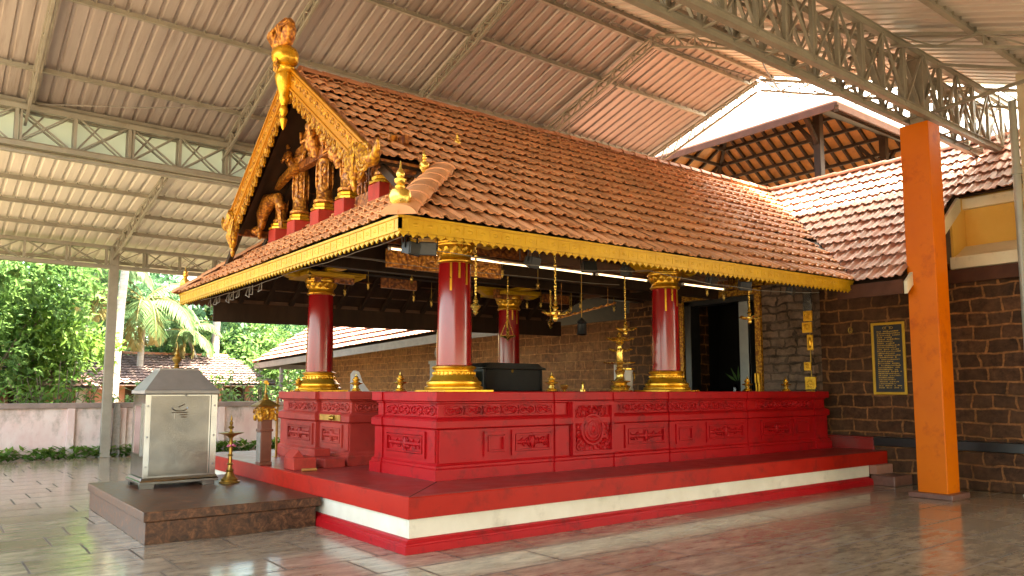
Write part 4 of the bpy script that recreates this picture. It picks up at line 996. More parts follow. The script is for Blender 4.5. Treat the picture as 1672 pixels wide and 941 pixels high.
# dark carved brackets and hanging wooden pendants below the rafters
m = MB()
for i in range(15):
    x = 4.3 + i * .52
    m = MB(); m.tube([(x, 6.95, 3.52), (x, 6.75, 3.30), (x, 6.55, 3.24), (x, 6.45, 3.16)], [.05, .06, .045, .02], 6); m.warp(W); m.build('eave_bracket', 'dark_wood', pav, smooth=50)
for i in range(13):
    y = 6.9 + i * .52
    m = MB(); m.tube([(4.2, y, 3.54), (4.0, y, 3.30), (3.82, y, 3.24), (3.72, y, 3.16)], [.05, .06, .045, .02], 6); m.build('eave_bracket', 'dark_wood', pav, smooth=50)
rr = random.Random(78)
for i in range(22):
    x = 4.9 + rr.uniform(0, 7.5); y = rr.choice((8.5, 9.55, 10.6, 11.6, 12.0, 12.6)); z = rr.uniform(3.28, 3.5); t_ = rr.uniform(.05, .10)
    m = MB(); m.lathe([(.004, -t_), (.03, -t_ * .4), (.02, 0), (.035, .03), (.012, .06)], (x, y, z), 8); m.tube([(x, y, z + .05), (x, y, 3.85)], .006, 4); m.build('roof_pendant', 'brass_old', pav, smooth=50)
m = MB()
for i in range(5): m.box((5.2 + i * 1.25, 12.02, 3.42), (5.9 + i * 1.25, 12.10, 3.60))
m.box((4.5, 9.2, 3.62), (12.6, 9.26, 3.86)); m.box((4.5, 11.1, 3.62), (12.6, 11.16, 3.86)); m.build('carved_beam', 'brown_carved', pav)
# small brass finials on the roof
def kalasam(mb, c, s=1.0):
    mb.lathe([(.085 * s, 0), (.05 * s, .03 * s), (.06 * s, .05 * s), (.10 * s, .10 * s), (.115 * s, .16 * s), (.10 * s, .215 * s), (.05 * s, .245 * s), (.055 * s, .26 * s), (.035 * s, .275 * s), (.058 * s, .30 * s), (.062 * s, .33 * s), (.03 * s, .35 * s), (.045 * s, .375 * s), (.04 * s, .41 * s), (.015 * s, .44 * s), (.004 * s, .52 * s)], c, 20)
for (c, s) in (((3.58, 6.35, 3.30), .98), ((3.62, 13.92, 3.34), .80), ((4.55, 7.52, 4.13), .55), ((5.7, 8.55, 4.93), .42)):
    m = MB(); kalasam(m, c, s); m.build('roof_finial', 'brass', pav, smooth=40)
# cables stapled along the eave boards
m = MB(); rr = random.Random(12)
for (a, b, sag) in (((3.75, 6.6, 3.14), (3.8, 9.2, 3.15), .02), ((3.8, 9.2, 3.15), (3.75, 13.4, 3.13), .03), ((4.0, 6.62, 3.05), (7.4, 6.6, 3.14), .07), ((7.4, 6.6, 3.14), (11.4, 6.6, 3.18), .08), ((3.9, 8.9, 3.3), (9.2, 8.9, 3.36), .02)):
    a = Vector(a); b = Vector(b); m.tube([a.lerp(b, i / 10) - Z * (sag * (1 - (2 * i / 10 - 1) ** 2) + rr.uniform(0, .02)) for i in range(11)], .005, 5)
for i in range(9):
    y = 10.6 + i * .3 + .09 * math.sin(i * 2.3); m.tube([(3.78, y, 3.12), (3.80, y + .05, 3.02 - .03 * (i % 3)), (3.78, y + .14, 3.0), (3.82, y + .18, 3.10)], .007, 5)
m.build('cable', 'wire', pav)
# ================================================================== PROPS
# stone block in front of the pavilion
sb = thing('stone_platform', (2.9, 10.3, 0), 'low dark brown polished stone platform carrying the steel lamp cabinet', 'platform')
m = MB(); m.box((1.985, 8.755, 0), (3.86, 11.95, .232)); m.build('base', 'block_stone', sb, bevel=.006)
m = MB(); m.box((1.96, 8.73, .236), (3.91, 11.97, .34)); m.build('top_slab', 'block_stone', sb, bevel=.008)

# stainless steel lamp cabinet
kb = thing('lamp_cabinet', (2.83, 11.1, .34), 'stainless steel lamp cabinet with hipped lid and brass finial on the stone platform', 'cabinet')
x0, x1, y0, y1 = 2.38, 3.28, 10.78, 11.48
m = MB(); m.box((x0, y0, .48), (x1, y1, 1.555)); body = m.build('body', 'stainless', kb, bevel=.008)
m = MB(); m.box((x0 + .07, y0 - .012, .50), (x1 - .10, y0 - .001, 1.53)); m.build('front_panel', 'stainless_dark', body)
m = MB()
for (a, b) in ((x0 - .004, x0 + .055), (x1 - .075, x1 + .004)): m.box((a, y0 - .018, .44), (b, y0 - .0125, 1.545))
m.box((x0 - .004, y0 - .02, .44), (x1 + .004, y0 - .019, .50)); m.build('corner_strip', 'stainless', body, bevel=.003)
m = MB()
for (a, z) in ((x0 + .03, .62), (x0 + .03, 1.0), (x0 + .03, 1.4), (x1 - .03, .62), (x1 - .03, 1.0), (x1 - .03, 1.4), (x0 + .5, 1.535)): m.blob((a, y0 - .02, z), X, Z, -Y, .012, .012, .008, 8, 4)
m.build('rivet', 'stainless', body)
m = MB(); m.box((x0 - .012, y0 + .15, .78), (x0 - .001, y1 - .16, 1.40)); m.build('side_glass', 'rust_glass', body)
m = MB()
for (ya, yb_, za, zb) in ((y0 + .12, y0 + .15, .75, 1.43), (y1 - .16, y1 - .13, .75, 1.43), (y0 + .15, y1 - .16, 1.40, 1.43), (y0 + .15, y1 - .16, .75, .78)): m.box((x0 - .022, ya, za), (x0 - .001, yb_, zb))
m.build('window_frame', 'stainless', body)
m = MB(); c = Vector((x0 + .42, y0 - .016, 1.33)); n = -Y                      # embossed mark on the front: crescent, bars and dots
m.tube([c + X * .10 * math.cos(a) + Z * (.05 + .05 * math.sin(a)) for a in [PI + i * PI / 8 for i in range(9)]], .007, 5)
for (a, b) in (((-.10, -.02), (.10, -.02)), ((-.06, -.02), (-.06, -.10)), ((.0, -.05), (.10, -.05)), ((.02, -.08), (.09, -.08)), ((-.02, .05), (.06, .09))): m.tube([c + X * a[0] + Z * a[1], c + X * b[0] + Z * b[1]], .006, 5)
m.build('embossed_mark', 'stainless', body)
m = MB(); stack(m, x0 - .02, y0 - .03, x1 + .02, y1 + .02, [(0, 1.556), (0.004, 1.56), (.004, 1.60), (0, 1.605), (-.02, 1.612)])
mx, my = (x0 + x1) / 2, (y0 + y1) / 2
o = len(m.v)
m.v += [Vector(p) for p in ((x0 - .01, y0 - .02, 1.61), (x1 + .01, y0 - .02, 1.61), (x1 + .01, y1 + .01, 1.61), (x0 - .01, y1 + .01, 1.61), (x0 + .20, y0 + .18, 1.875), (x1 - .20, y0 + .18, 1.875), (x1 - .20, y1 - .18, 1.875), (x0 + .20, y1 - .18, 1.875), (x0 + .20, y0 + .18, 1.90), (x1 - .20, y0 + .18, 1.90), (x1 - .20, y1 - .18, 1.90), (x0 + .20, y1 - .18, 1.90))]
for q in ((0, 1, 5, 4), (1, 2, 6, 5), (2, 3, 7, 6), (3, 0, 4, 7), (4, 5, 9, 8), (5, 6, 10, 9), (6, 7, 11, 10), (7, 4, 8, 11), (8, 9, 10, 11)): m.f.append([o + i for i in q]); m.t.append(.5)
m.build('lid', 'zinc', kb, bevel=.006)
m = MB(); m.lathe([(.055, 1.90), (.03, 1.925), (.045, 1.945), (.022, 1.965), (.05, 2.0), (.066, 2.03), (.05, 2.06), (.02, 2.075), (.038, 2.095), (.03, 2.115), (.012, 2.14), (.02, 2.16), (.008, 2.19), (.003, 2.26)], (mx, my, 0), 16); m.build('finial', 'brass_old', kb, smooth=40)
m = MB(); stack(m, x0 - .03, y0 - .03, x1 + .03, y1 + .03, [(.015, .395), (.015, .43), (0, .445), (-.01, .479)]); m.build('plinth', 'stainless', kb, bevel=.004)
for (ax, ay) in ((x0, y0), (x1 - .14, y0), (x0, y1 - .1), (x1 - .14, y1 - .1)):
    m = MB(); m.box((ax - .02, ay - .02, .341), (ax + .14, ay + .10, .396)); m.build('leg', 'stainless', kb)

# brass standing lamp next to the cabinet
bl = thing('brass_lamp', (3.50, 10.82, .34), 'slim brass oil lamp with one wide dish standing beside the steel cabinet', 'oil lamp')
c = (3.50, 10.82, .34)
m = MB(); m.lathe([(.135, 0), (.14, .02), (.11, .035), (.115, .05), (.085, .075), (.06, .11), (.045, .15), (.055, .17), (.035, .19), (.028, .24), (.05, .255), (.026, .27), (.024, .36), (.04, .375), (.024, .39), (.026, .48), (.055, .495), (.028, .51), (.022, .60), (.034, .62)], c, 18); m.build('stem', 'brass_old', bl, smooth=40)
m = MB(); m.lathe([(.034, .62), (.05, .635), (.10, .655), (.165, .675), (.168, .685), (.09, .678), (.04, .68), (.018, .70), (.016, .73), (.035, .745), (.04, .76), (.014, .78), (.024, .80), (.026, .82), (.01, .84), (.018, .86), (.003, .92)], c, 20); m.build('dish', 'brass_old', bl, smooth=40)
m = MB()
for i in range(7): m.blob((3.50 + .045 * math.cos(i), 10.80 + .045 * math.sin(i) - .01, .84 + .008 * (i % 3)), X, Y, Z, .02, .02, .016, 6, 4)
m.build('flower', 'flower_pink', bl)

# carved wooden post with gilded crown
wp = thing('wooden_post', (3.98, 10.85, .549), 'weathered wooden post with gilded carved crown beside the red platform steps', 'post')
m = MB(); m.box((3.89, 10.76, .549), (4.07, 10.94, .60)); m.box((3.90, 10.77, .60), (4.06, 10.93, 1.19)); m.box((3.885, 10.755, 1.02), (4.075, 10.945, 1.06)); m.build('shaft', 'post_red', wp, bevel=.01)
m = MB(); m.box((3.893, 10.775, .605), (3.899, 10.925, 1.01)); tag(m.build('side_board', 'stone_carved', wp), 'grey weathered side of the post')
m = MB(); c = Vector((3.98, 10.85, 1.28)); m.box(c - Vector((.10, .10, .09)), c + Vector((.10, .10, .09)))
for n, u in ((-X, Y), (-Y, X)):
    for s_ in (-1, 1):
        spiral(m, c + n * .10 + u * (s_ * .07), u, Z, n, .075, 1.3, 0 if s_ > 0 else PI, s_, .02, 12); m.blob(c + n * .10 + u * s_ * .12 - Z * .06, Z, u, n, .06, .03, .03, 7, 4)
    m.blob(c + n * .11, Z, u, n, .08, .035, .03, 8, 5)
m.build('gilded_crown', 'gold_carved', wp, smooth=45)
m = MB(); stack(m, 3.83, 10.70, 4.13, 11.0, [(0, 1.372), (.01, 1.39), (-.05, 1.43), (-.10, 1.47)]); m.lathe([(.045, 1.47), (.05, 1.49), (.025, 1.51), (.03, 1.53), (.014, 1.56), (.02, 1.58), (.009, 1.62), (.006, 1.70)], c - Z * 1.28, 12); m.build('spire', 'brass_old', wp, smooth=40)
m = MB(); m.blob((3.98, 10.85, 1.72), X, Y, Z, .035, .03, .028, 8, 5); m.blob((4.0, 10.83, 1.70), X, Y, Z, .02, .03, .02, 8, 5); m.build('flower', 'marigold', wp)

# brass strip pole against the left platform
bp = MB(); bp.box((4.60, 12.02, .55), (4.625, 12.06, 1.50)); bp.box((4.57, 11.99, .549), (4.655, 12.09, .56))
tag(bp.build('brass_pole', 'brass_old'), 'thin upright brass pole at the faded red platform', 'pole')

# loose red step stones at the passage
st = MB(); stack(st, 4.02, 9.86, 4.34, 10.20, [(0, .55), (0, .70), (-.012, .712)]); st.prism([(0, 0), (.16, 0), (.08, .10)], (4.02, 10.20, .712), X, Z, -Y, .30)
tag(st.build('step_stone', 'red_faded', bevel=.012), 'small notched red step stone nearest the slab edge', 'step')
st = MB(); stack(st, 4.46, 9.86, 4.76, 10.75, [(0, .55), (0, .66), (-.012, .672)]); stack(st, 4.5, 10.3, 4.74, 10.6, [(0, .673), (0, .77), (-.01, .78)])
tag(st.build('step_stone', 'red_faded', bevel=.012), 'long low red step stone at the foot of the faded platform', 'step')
st = MB(); st.tube([(4.05, 9.66, .57), (4.24, 9.62, .57)], .02, 8); tag(st.build('wooden_stick', 'warm_wood', smooth=40), 'short yellow wooden stick lying on the red slab', 'stick')
# brick-red side steps at the wall
ss = thing('side_steps', (13.2, 6.5, 0), 'small brown side steps between the white plinth and the laterite wall', 'steps')
m = MB(); m.box((12.98, 6.30, 0), (13.62, 6.70, .17)); m.build('lower_step', 'brown_stone', ss, bevel=.015)
m = MB(); m.box((13.03, 6.62, .172), (13.60, 7.2, .328)); m.build('upper_step', 'terracotta_wall', ss, bevel=.012)

# brass finials standing on the red platforms
FP = [(0.2, (6.80, 7.86)), (0.2, (11.2, 7.86)), (0.2, (12.35, 7.86)), (0.2, (5.06, 8.90)), (0.2, (5.06, 10.18)), (0.2, (5.06, 12.3))]
FL = ['squat brass finial on the red platform between the chest and the tall brass lamp', 'small brass finial on the red platform in front of the dark doorway', 'small brass finial at the right end of the red platform below the gold plaques',
      'brass finial on the left corner of the bright red platform beside the front column', 'brass finial on the faded platform at the passage edge', 'brass finial at the outer left corner of the faded platform']
proto = None
for i, ((_, (x, y)), lb) in enumerate(zip(FP, FL)):
    if proto is None:
        o = MB(); o.lathe([(.085, 0), (.09, .012), (.06, .022), (.07, .035), (.042, .05), (.034, .085), (.05, .10), (.09, .112), (.095, .125), (.05, .135), (.034, .15), (.055, .165), (.058, .18), (.028, .195), (.035, .21), (.012, .225), (.004, .26)], (0, 0, 0), 18)
        proto = o.build('brass_finial', 'brass', smooth=40); q = proto
    else: q = proto.copy(); COL.objects.link(q)
    q.location = (x, y, 1.586); tag(q, lb, 'finial', 'brass finials along the red platforms')
m = MB(); m.lathe([(.03, 0), (.02, .02), (.05, .05), (.06, .09), (.05, .095), (.01, .06)], (7.15, 8.0, 1.586), 14); tag(m.build('brass_bowl', 'brass', smooth=40), 'tiny brass bowl on the platform edge left of the tall lamp', 'bowl')
m = MB(); m.lathe([(.045, 0), (.04, .03), (.015, .04), (.012, .10), (.03, .11), (.004, .15)], (7.55, 8.05, 1.586), 12); tag(m.build('brass_bell', 'brass', smooth=40), 'tiny brass bell close to the tall tiered lamp', 'bell')

# tall tiered brass lamp
tl = thing('tiered_lamp', (8.88, 8.6, 1.586), 'tall tiered brass oil lamp with wide tray standing left of the right front column', 'oil lamp')
c = (8.88, 8.6, 1.586)
m = MB(); m.lathe([(.19, 0), (.195, .02), (.14, .035), (.15, .06), (.17, .075), (.16, .09), (.10, .11), (.11, .13), (.16, .15), (.165, .165), (.09, .18), (.07, .20), (.06, .26), (.075, .30), (.085, .33), (.05, .36), (.06, .38), (.045, .40), (.05, .42)], c, 20); m.build('base', 'brass', tl, smooth=40)
m = MB(); m.lathe([(.05, .42), (.10, .43), (.23, .445), (.235, .46), (.12, .452), (.05, .46)], c, 24)
for k in range(5): a = k * 2 * PI / 5; m.blob(Vector(c) + Vector((.24 * math.cos(a), .24 * math.sin(a), .455)), X, Y, Z, .03, .03, .012, 7, 4)
m.build('tray', 'brass', tl, smooth=40)
m = MB(); m.lathe([(.05, .46), (.06, .48), (.055, .60), (.065, .66), (.04, .68), (.035, .72), (.05, .75), (.075, .78), (.045, .80), (.06, .83), (.14, .845), (.145, .855), (.05, .855), (.035, .88), (.05, .91), (.02, .94), (.006, 1.0)], c, 18)
for (zz, rr_, k_) in ((.83, .20, 5), (.66, .17, 5)):
    for k in range(k_):
        a = .3 + k * 2 * PI / k_; d = Vector((math.cos(a), math.sin(a), 0)); b_ = Vector(c) + Z * zz; m.tube([b_ + d * .03, b_ + d * rr_ * .6 - Z * .02, b_ + d * rr_], [.018, .014, .010], 6); m.blob(b_ + d * rr_ + Z * .008, d, Z.cross(d), Z, .042, .034, .018, 8, 4)
m.build('stem', 'brass', tl, smooth=40)

# hanging lamps
def hanging(loc, ztop, zbot, style, label):
    x, y = loc; L = ztop - zbot
    h = thing('hanging_lamp', (x, y, zbot), label, 'hanging lamp', 'brass lamps hanging under the roof')
    m = MB(); z = zbot + .22
    m.tube([(x, y, z), (x, y, ztop)], .006, 6); zz = z; i = 0
    while zz < ztop - .03:
        if i % 2: m.ring((x, y, zz), X, Z, .011, .022, .005, 8, 4)
        else: m.ring((x, y, zz), Y, Z, .011, .022, .005, 8, 4)
        zz += .036; i += 1
    zz = z + .18
    while zz < ztop - .1: m.blob((x, y, zz), X, Y, Z, .02, .02, .028, 8, 5); zz += .26
    m.build('chain', 'brass', h, smooth=50)
    m = MB(); c = (x, y, zbot)
    if style == 'dish': m.lathe([(.006, -.03), (.02, 0), (.06, .02), (.14, .045), (.145, .06), (.07, .06), (.03, .075), (.022, .12), (.035, .14), (.02, .16), (.012, .22)], c, 20)
    elif style == 'bell': m.lathe([(.004, -.02), (.03, .01), (.025, .03), (.045, .06), (.06, .085), (.035, .11), (.02, .13), (.032, .15), (.014, .18), (.008, .23)], c, 16)
    else:
        m.lathe([(.006, -.035), (.03, -.015), (.035, .01), (.025, .03), (.065, .05), (.07, .075), (.03, .09), (.026, .12), (.042, .14), (.02, .165), (.03, .18), (.010, .23)], c, 16)
        for k in range(5):
            a = .4 + k * 2 * PI / 5; d = Vector((math.cos(a), math.sin(a), 0)); b = Vector(c) + Z * .06
            m.tube([b + d * .05, b + d * .12, b + d * .16 + Z * .015], [.022, .018, .010], 7); m.blob(b + d * .155 + Z * .018, d, Z.cross(d), Z, .035, .028, .016, 8, 4)
    if style == 'dish':
        for k in range(3):
            a = k * 2 * PI / 3; d = Vector((math.cos(a), math.sin(a), 0)); m.tube([Vector(c) + d * .13 + Z * .06, Vector(c) + Z * .36], .005, 5)
    m.build('lamp_bowl', 'brass', h, smooth=40)
hanging((4.93, 7.0), 3.62, 2.46, 'bell', 'slender brass hanging lamp just right of the front corner column')
hanging((6.12, 7.0), 3.64, 2.47, 'spout', 'five-spouted brass hanging lamp over the middle of the long platform')
hanging((7.85, 10.2), 3.9, 2.46, 'dish', 'dish-shaped brass hanging lamp in front of the rear column')
hanging((8.86, 8.45), 3.66, 2.50, 'spout', 'spouted brass hanging lamp right above the tall tiered lamp')
hanging((10.37, 7.2), 3.80, 2.68, 'spout', 'spouted brass hanging lamp in front of the doorway')
hanging((9.15, 10.6), 3.9, 2.75, 'bell', 'small brass bell lamp deep inside under the dark roof')
lt = thing('lantern', (8.43, 9.0, 2.5), 'small dark glass lantern hanging inside between the chains', 'lantern')
m = MB(); m.tube([(8.43, 9.0, 2.75), (8.43, 9.0, 3.64)], .006, 5); m.build('rod', 'brass_old', lt)
m = MB(); m.lathe([(.03, 2.48), (.09, 2.50), (.075, 2.53), (.07, 2.66), (.09, 2.69), (.04, 2.74), (.01, 2.77)], (8.43, 9.0, 0), 10); m.build('body', 'black_metal', lt, smooth=30)
m = MB(); m.bar((8.9, 10.2, 2.86), (9.8, 9.6, 3.15), .03)
for i in range(10): f = i / 9; m.blob(Vector((8.9, 10.2, 2.87)).lerp(Vector((9.8, 9.6, 3.16)), f), X, Y, Z, .04, .03, .025, 7, 4)
m.tube([(9.0, 10.13, 2.89), (9.0, 10.13, 3.9)], .005, 5); m.tube([(9.7, 9.67, 3.12), (9.7, 9.67, 3.9)], .005, 5)
tag(m.build('gilded_bar', 'bronze_carved', smooth=45), 'slanting gilded carved bar slung under the dark roof', 'bar')

# chest on the left platform
ch = thing('chest', (8.5, 11.2, 1.586), 'long black wooden chest standing on the platform in front of the rear column', 'chest')
m = MB(); m.box((7.86, 10.92, 1.586), (9.22, 11.50, 1.98)); m.build('body', 'black_wood', ch, bevel=.01)
m = MB(); m.prism([(0, 0), (1.46, 0), (1.46, .03), (1.36, .05), (1.28, .11), (.16, .11), (.08, .05), (0, .03)], (7.81, 10.88, 1.982), X, Z, Y, .66); m.build('lid', 'black_wood', ch, bevel=.008)
m = MB()
for a in (7.9, 9.14): m.box((a, 10.905, 1.60), (a + .04, 10.919, 1.97))
m.box((7.9, 10.905, 1.60), (9.18, 10.918, 1.63)); m.build('trim', 'black_metal', ch)
m = MB(); m.blob((8.5, 10.90, 1.95), X, Z, Y, .03, .035, .012, 8, 4); m.build('lock', 'brass_old', ch)
m = MB(); w = .20; pts = [(0, 0), (0, .26), (.03, .34), (.09, .39), (.17, .39), (.23, .34), (.26, .26), (.26, 0), (.21, 0), (.21, .25), (.17, .32), (.09, .32), (.05, .25), (.05, 0)]
m.prism(pts, (7.50, 10.98, 1.586), X, Z, Y, .45); tag(m.build('arched_stand', 'grey_paint', bevel=.006), 'grey arched stand at the left end of the black chest', 'stand')

# carved guardian post, white stone, urn and papers on the platforms
gp = thing('guardian_post', (7.9, 12.32, 1.586), 'weathered carved stone post with pale arched panel behind the front column', 'post')
m = MB(); m.box((7.72, 12.2, 1.586), (8.12, 12.46, 2.12)); m.box((7.70, 12.18, 2.10), (8.14, 12.48, 2.16)); m.lathe([(.10, 2.16), (.13, 2.2), (.08, 2.26), (.14, 2.33), (.15, 2.40), (.07, 2.44)], (7.92, 12.32, 0), 10)
for s_ in (-1, 1): m.ring((7.92 + s_ * .17, 12.22, 2.30), X, Z, .06, .09, .022, 12, 5); m.tube([(7.92 + s_ * .1, 12.2, 2.16), (7.92 + s_ * .2, 12.2, 2.2), (7.92 + s_ * .16, 12.2, 2.42)], .025, 6)
m.build('shaft', 'stone_carved', gp, smooth=40)
m = MB(); m.prism([(0, 0), (.26, 0), (.26, .36), (.20, .43), (.06, .43), (0, .36)], (7.78, 12.198, 1.60), X, Z, -Y, .02); m.blob((7.91, 12.175, 1.82), X, Z, Y, .05, .10, .015, 10, 5); m.build('arched_panel', 'pale_stone', gp)
m = MB(); m.prism([(0, 0), (.34, 0), (.20, .16), (.13, .34), (.05, .36), (0, .30)], (5.95, 12.2, 1.586), X, Z, -Y, .08); tag(m.build('marble_slab', 'marble', bevel=.006), 'broken white marble slab leaning behind the left front column', 'slab')
ur = thing('urn', (9.15, 8.82, 1.586), 'white urn with golden rim and handles beside the right front column', 'urn')
c = (9.17, 8.72, 1.586)
m = MB(); m.lathe([(.10, 0), (.105, .03), (.09, .06), (.095, .22), (.085, .30), (.10, .34)], c, 18); m.build('body', 'cloth_white', ur, smooth=40)
m = MB(); m.lathe([(.10, .34), (.135, .355), (.135, .375), (.09, .385)], c, 18)
for s_ in (-1, 1): m.tube([Vector(c) + X * s_ * .10 + Z * .33, Vector(c) + X * s_ * .17 + Z * .30, Vector(c) + X * s_ * .17 + Z * .20, Vector(c) + X * s_ * .10 + Z * .12], .014, 6)
m.build('rim', 'brass', ur, smooth=40)
m = MB(); m.box((9.06, 8.9, 1.60), (9.22, 8.91, 2.05)); m.box((9.05, 8.905, 1.586), (9.24, 8.94, 1.60)); tag(m.build('paper_notice', 'cloth_white'), 'upright pale paper notice behind the tall tiered lamp', 'notice')

# dark figure with leaves glimpsed inside the doorway
df = thing('offering_table', (13.9, 10.1, .56), 'dim table with metal pots and palm sprig glimpsed inside the dark doorway', 'table')
m = MB(); m.box((13.95, 9.75, 1.30), (14.5, 10.5, 1.34))
m.build('tabletop', 'black_wood', df)
for (x, y) in ((13.98, 9.78), (14.46, 9.78), (13.98, 10.46), (14.46, 10.46)):
    m = MB(); m.box((x - .02, y - .02, .56), (x + .02, y + .02, 1.30)); m.build('leg', 'black_wood', df)
pt = thing('metal_pots', (14.1, 10.0, 1.342), 'cluster of dull metal pots with a green sprig inside the doorway', 'pots')
for i, (y, h) in enumerate(((9.85, .35), (10.02, .50), (10.2, .40), (10.36, .28))):
    m = MB(); m.lathe([(.06, 0), (.09, .05), (.10, h * .4), (.05, h * .7), (.06, h * .8), (.02, h)], (14.1 + .05 * (i % 2), y, 1.342), 12); m.build('pot', 'stainless_dark', pt, smooth=40)
m = MB()
for i in range(5): m.prism([(0, 0), (.03, .12), (0, .34), (-.03, .12)], (14.05, 10.02 + .03 * i, 1.8), (0, math.cos(.5 * (i - 2)), -math.sin(.5 * (i - 2))), (0, math.sin(.5 * (i - 2)), math.cos(.5 * (i - 2))), X, .004)
m.build('sprig', 'leaf_mid', pt)

# framed name board on the wall
fb = thing('framed_board', (13.72, 6.64, 2.16), 'gold framed black board of yellow writing hung on the dark laterite wall', 'board')
ya, yb2, za, zb2 = 6.36, 6.96, 1.53, 2.82; xw = WX - .012
m = MB(); m.box((xw - .03, ya, za), (xw, ya + .045, zb2)); m.box((xw - .03, yb2 - .045, za), (xw, yb2, zb2)); m.box((xw - .031, ya + .04, za), (xw, yb2 - .04, za + .045)); m.box((xw - .031, ya + .04, zb2 - .045), (xw, yb2 - .04, zb2)); m.build('frame', 'gold_paint', fb, bevel=.006)
m = MB(); m.box((xw - .012, ya + .045, za + .045), (xw - .002, yb2 - .045, zb2 - .045)); m.build('panel', 'black_metal', fb)
m = MB(); rr = random.Random(31); z = zb2 - .17
while z > za + .09:
    y = yb2 - .10; end = ya + .10 + (rr.uniform(.02, .14) if rr.random() < .5 else 0)
    while y > end:
        w = rr.uniform(.010, .030); h = rr.uniform(.010, .020)
        m.box((xw - .0145, y - w, z), (xw - .0125, y, z + h)); 
        if rr.random() < .4: m.box((xw - .0145, y - w * .5, z + h), (xw - .0125, y - w * .5 + .005, z + h + .007))
        y -= w + rr.uniform(.004, .010)
        if rr.random() < .10: y -= .03
    z -= .036
m.build('lettering', 'brass_old', fb)
m = MB()
for (y, r_) in ((6.66, .05), (6.60, .03), (6.72, .03)): m.ring((xw - .014, y, zb2 - .10), Y, Z, r_, r_ * .7, .006, 14, 5)
m.build('emblem', 'brass_old', fb)
m = MB(); m.ring((WX - .015, 7.36, 2.72), Y, Z, .035, .055, .01, 14, 5); m.blob((WX - .012, 7.36, 2.70), Y, Z, X, .012, .02, .012, 7, 4); tag(m.build('wall_ring', 'brass_old'), 'small brass ring fixed on the wall left of the framed board', 'ring')

# gold plaques strung down the porch corner
gs = thing('gold_plaques', (BX - .03, 8.03, 1.3), 'vertical string of golden carved plaques hanging down the porch corner right of the platform', 'plaques')
zz = 3.56; rr = random.Random(8)
m = MB(); m.box((BX - .02, 7.99, 1.25), (BX - .012, 8.01, 3.56)); m.build('strap', 'brass_old', gs)
m = MB(); m.box((BX - .045, 7.93, 3.10), (BX - .012, 8.11, 3.58)); m.build('pale_plate', 'stainless', gs, bevel=.01)
for (z0, z1, w, dy) in ((2.92, 3.12, .18, 0), (2.70, 2.90, .20, .02), (2.36, 2.66, .12, -.03), (1.98, 2.14, .14, .04), (1.62, 1.86, .22, -.01), (1.30, 1.60, .09, .05), (1.30, 1.60, .09, -.06), (1.02, 1.26, .12, -.03)):
    m = MB(); yc = 8.02 + dy; m.box((BX - .05, yc - w / 2, z0), (BX - .013, yc + w / 2, z1)); c = Vector((BX - .05, yc, (z0 + z1) / 2))
    if w > .13: spiral(m, c, Y, Z, -X, min(w, z1 - z0) * .36, 1.3, rr.uniform(0, 6), 1, .014, 10)
    else: m.blob(c, Z, Y, X, (z1 - z0) * .4, w * .3, .03, 8, 4)
    m.build('plaque', 'gold', gs, bevel=.008, smooth=40)
bb = MB(); bb.lathe([(.02, .10), (.05, .08), (.09, 0), (.10, -.10), (.12, -.14), (.03, -.13)], (BX - .16, 7.84, 1.36), 16); bb.tube([(BX - .16, 7.84, 1.45), (BX - .16, 7.84, 1.62), (BX - .02, 7.90, 1.66)], .012, 6)
tag(bb.build('bronze_bell', 'black_metal', smooth=40), 'dark bell hanging at the end of the red platform beside the porch corner', 'bell')

# tube lights and floodlights under the eave
def tube_light(x, y, z, L, label):
    t = thing('tube_light', (x, y, z), label, 'tube light', 'tube lights under the eave')
    m = MB(); m.box((x, y - .025, z + .018), (x + L, y + .025, z + .05)); m.build('fitting', 'brown_wood', t, bevel=.006)
    m = MB(); m.tube([(x + .03, y, z), (x + L - .03, y, z)], .013, 10); m.build('tube', 'tube_lit', t, smooth=40)
    m = MB(); m.box((x, y - .02, z - .02), (x + .03, y + .02, z + .02)); m.box((x + L - .03, y - .02, z - .02), (x + L, y + .02, z + .02)); m.build('end_cap', 'plastic_white', t)
    m = MB(); m.tube([(x + .2, y, z + .07), (x + .2, y, z + .85)], .008, 5); m.build('hanger', 'wire', t); m = MB(); m.tube([(x + L - .2, y, z + .07), (x + L - .2, y, z + .85)], .008, 5); m.build('hanger', 'wire', t)
for (x, L, dz, lb) in ((4.80, .95, 0, 'lit tube light nearest the front corner under the eave'), (6.0, 1.2, .01, 'lit tube light right of the front corner column'), (7.3, 1.2, .03, 'lit tube light in the middle of the long eave'), (8.58, 1.2, .05, 'lit tube light reaching the right front column'), (10.7, 1.2, .12, 'lit tube light in front of the golden door cornice')):
    tube_light(x, 8.8, 3.455 + dz * .3, L, lb)
fl0 = None
FLS = [((3.86, 6.62, 3.02), .4, 'black floodlight at the very corner of the golden eave'), ((4.06, 6.62, 3.04), -.5, 'black floodlight tilted sideways near the eave corner'), ((5.55, 6.75, 3.08), .2, 'black floodlight right of the slender hanging lamp'), ((6.45, 6.75, 3.10), -.3, 'black floodlight under the middle of the golden eave'), ((7.1, 6.75, 3.11), .5, 'black floodlight left of the tall lamp chain'), ((8.9, 6.8, 3.15), .1, 'black floodlight over the right front column'), ((9.7, 6.8, 3.16), -.6, 'black floodlight before the door cornice'), ((10.9, 6.8, 3.18), .3, 'last black floodlight near the right end of the golden eave')]
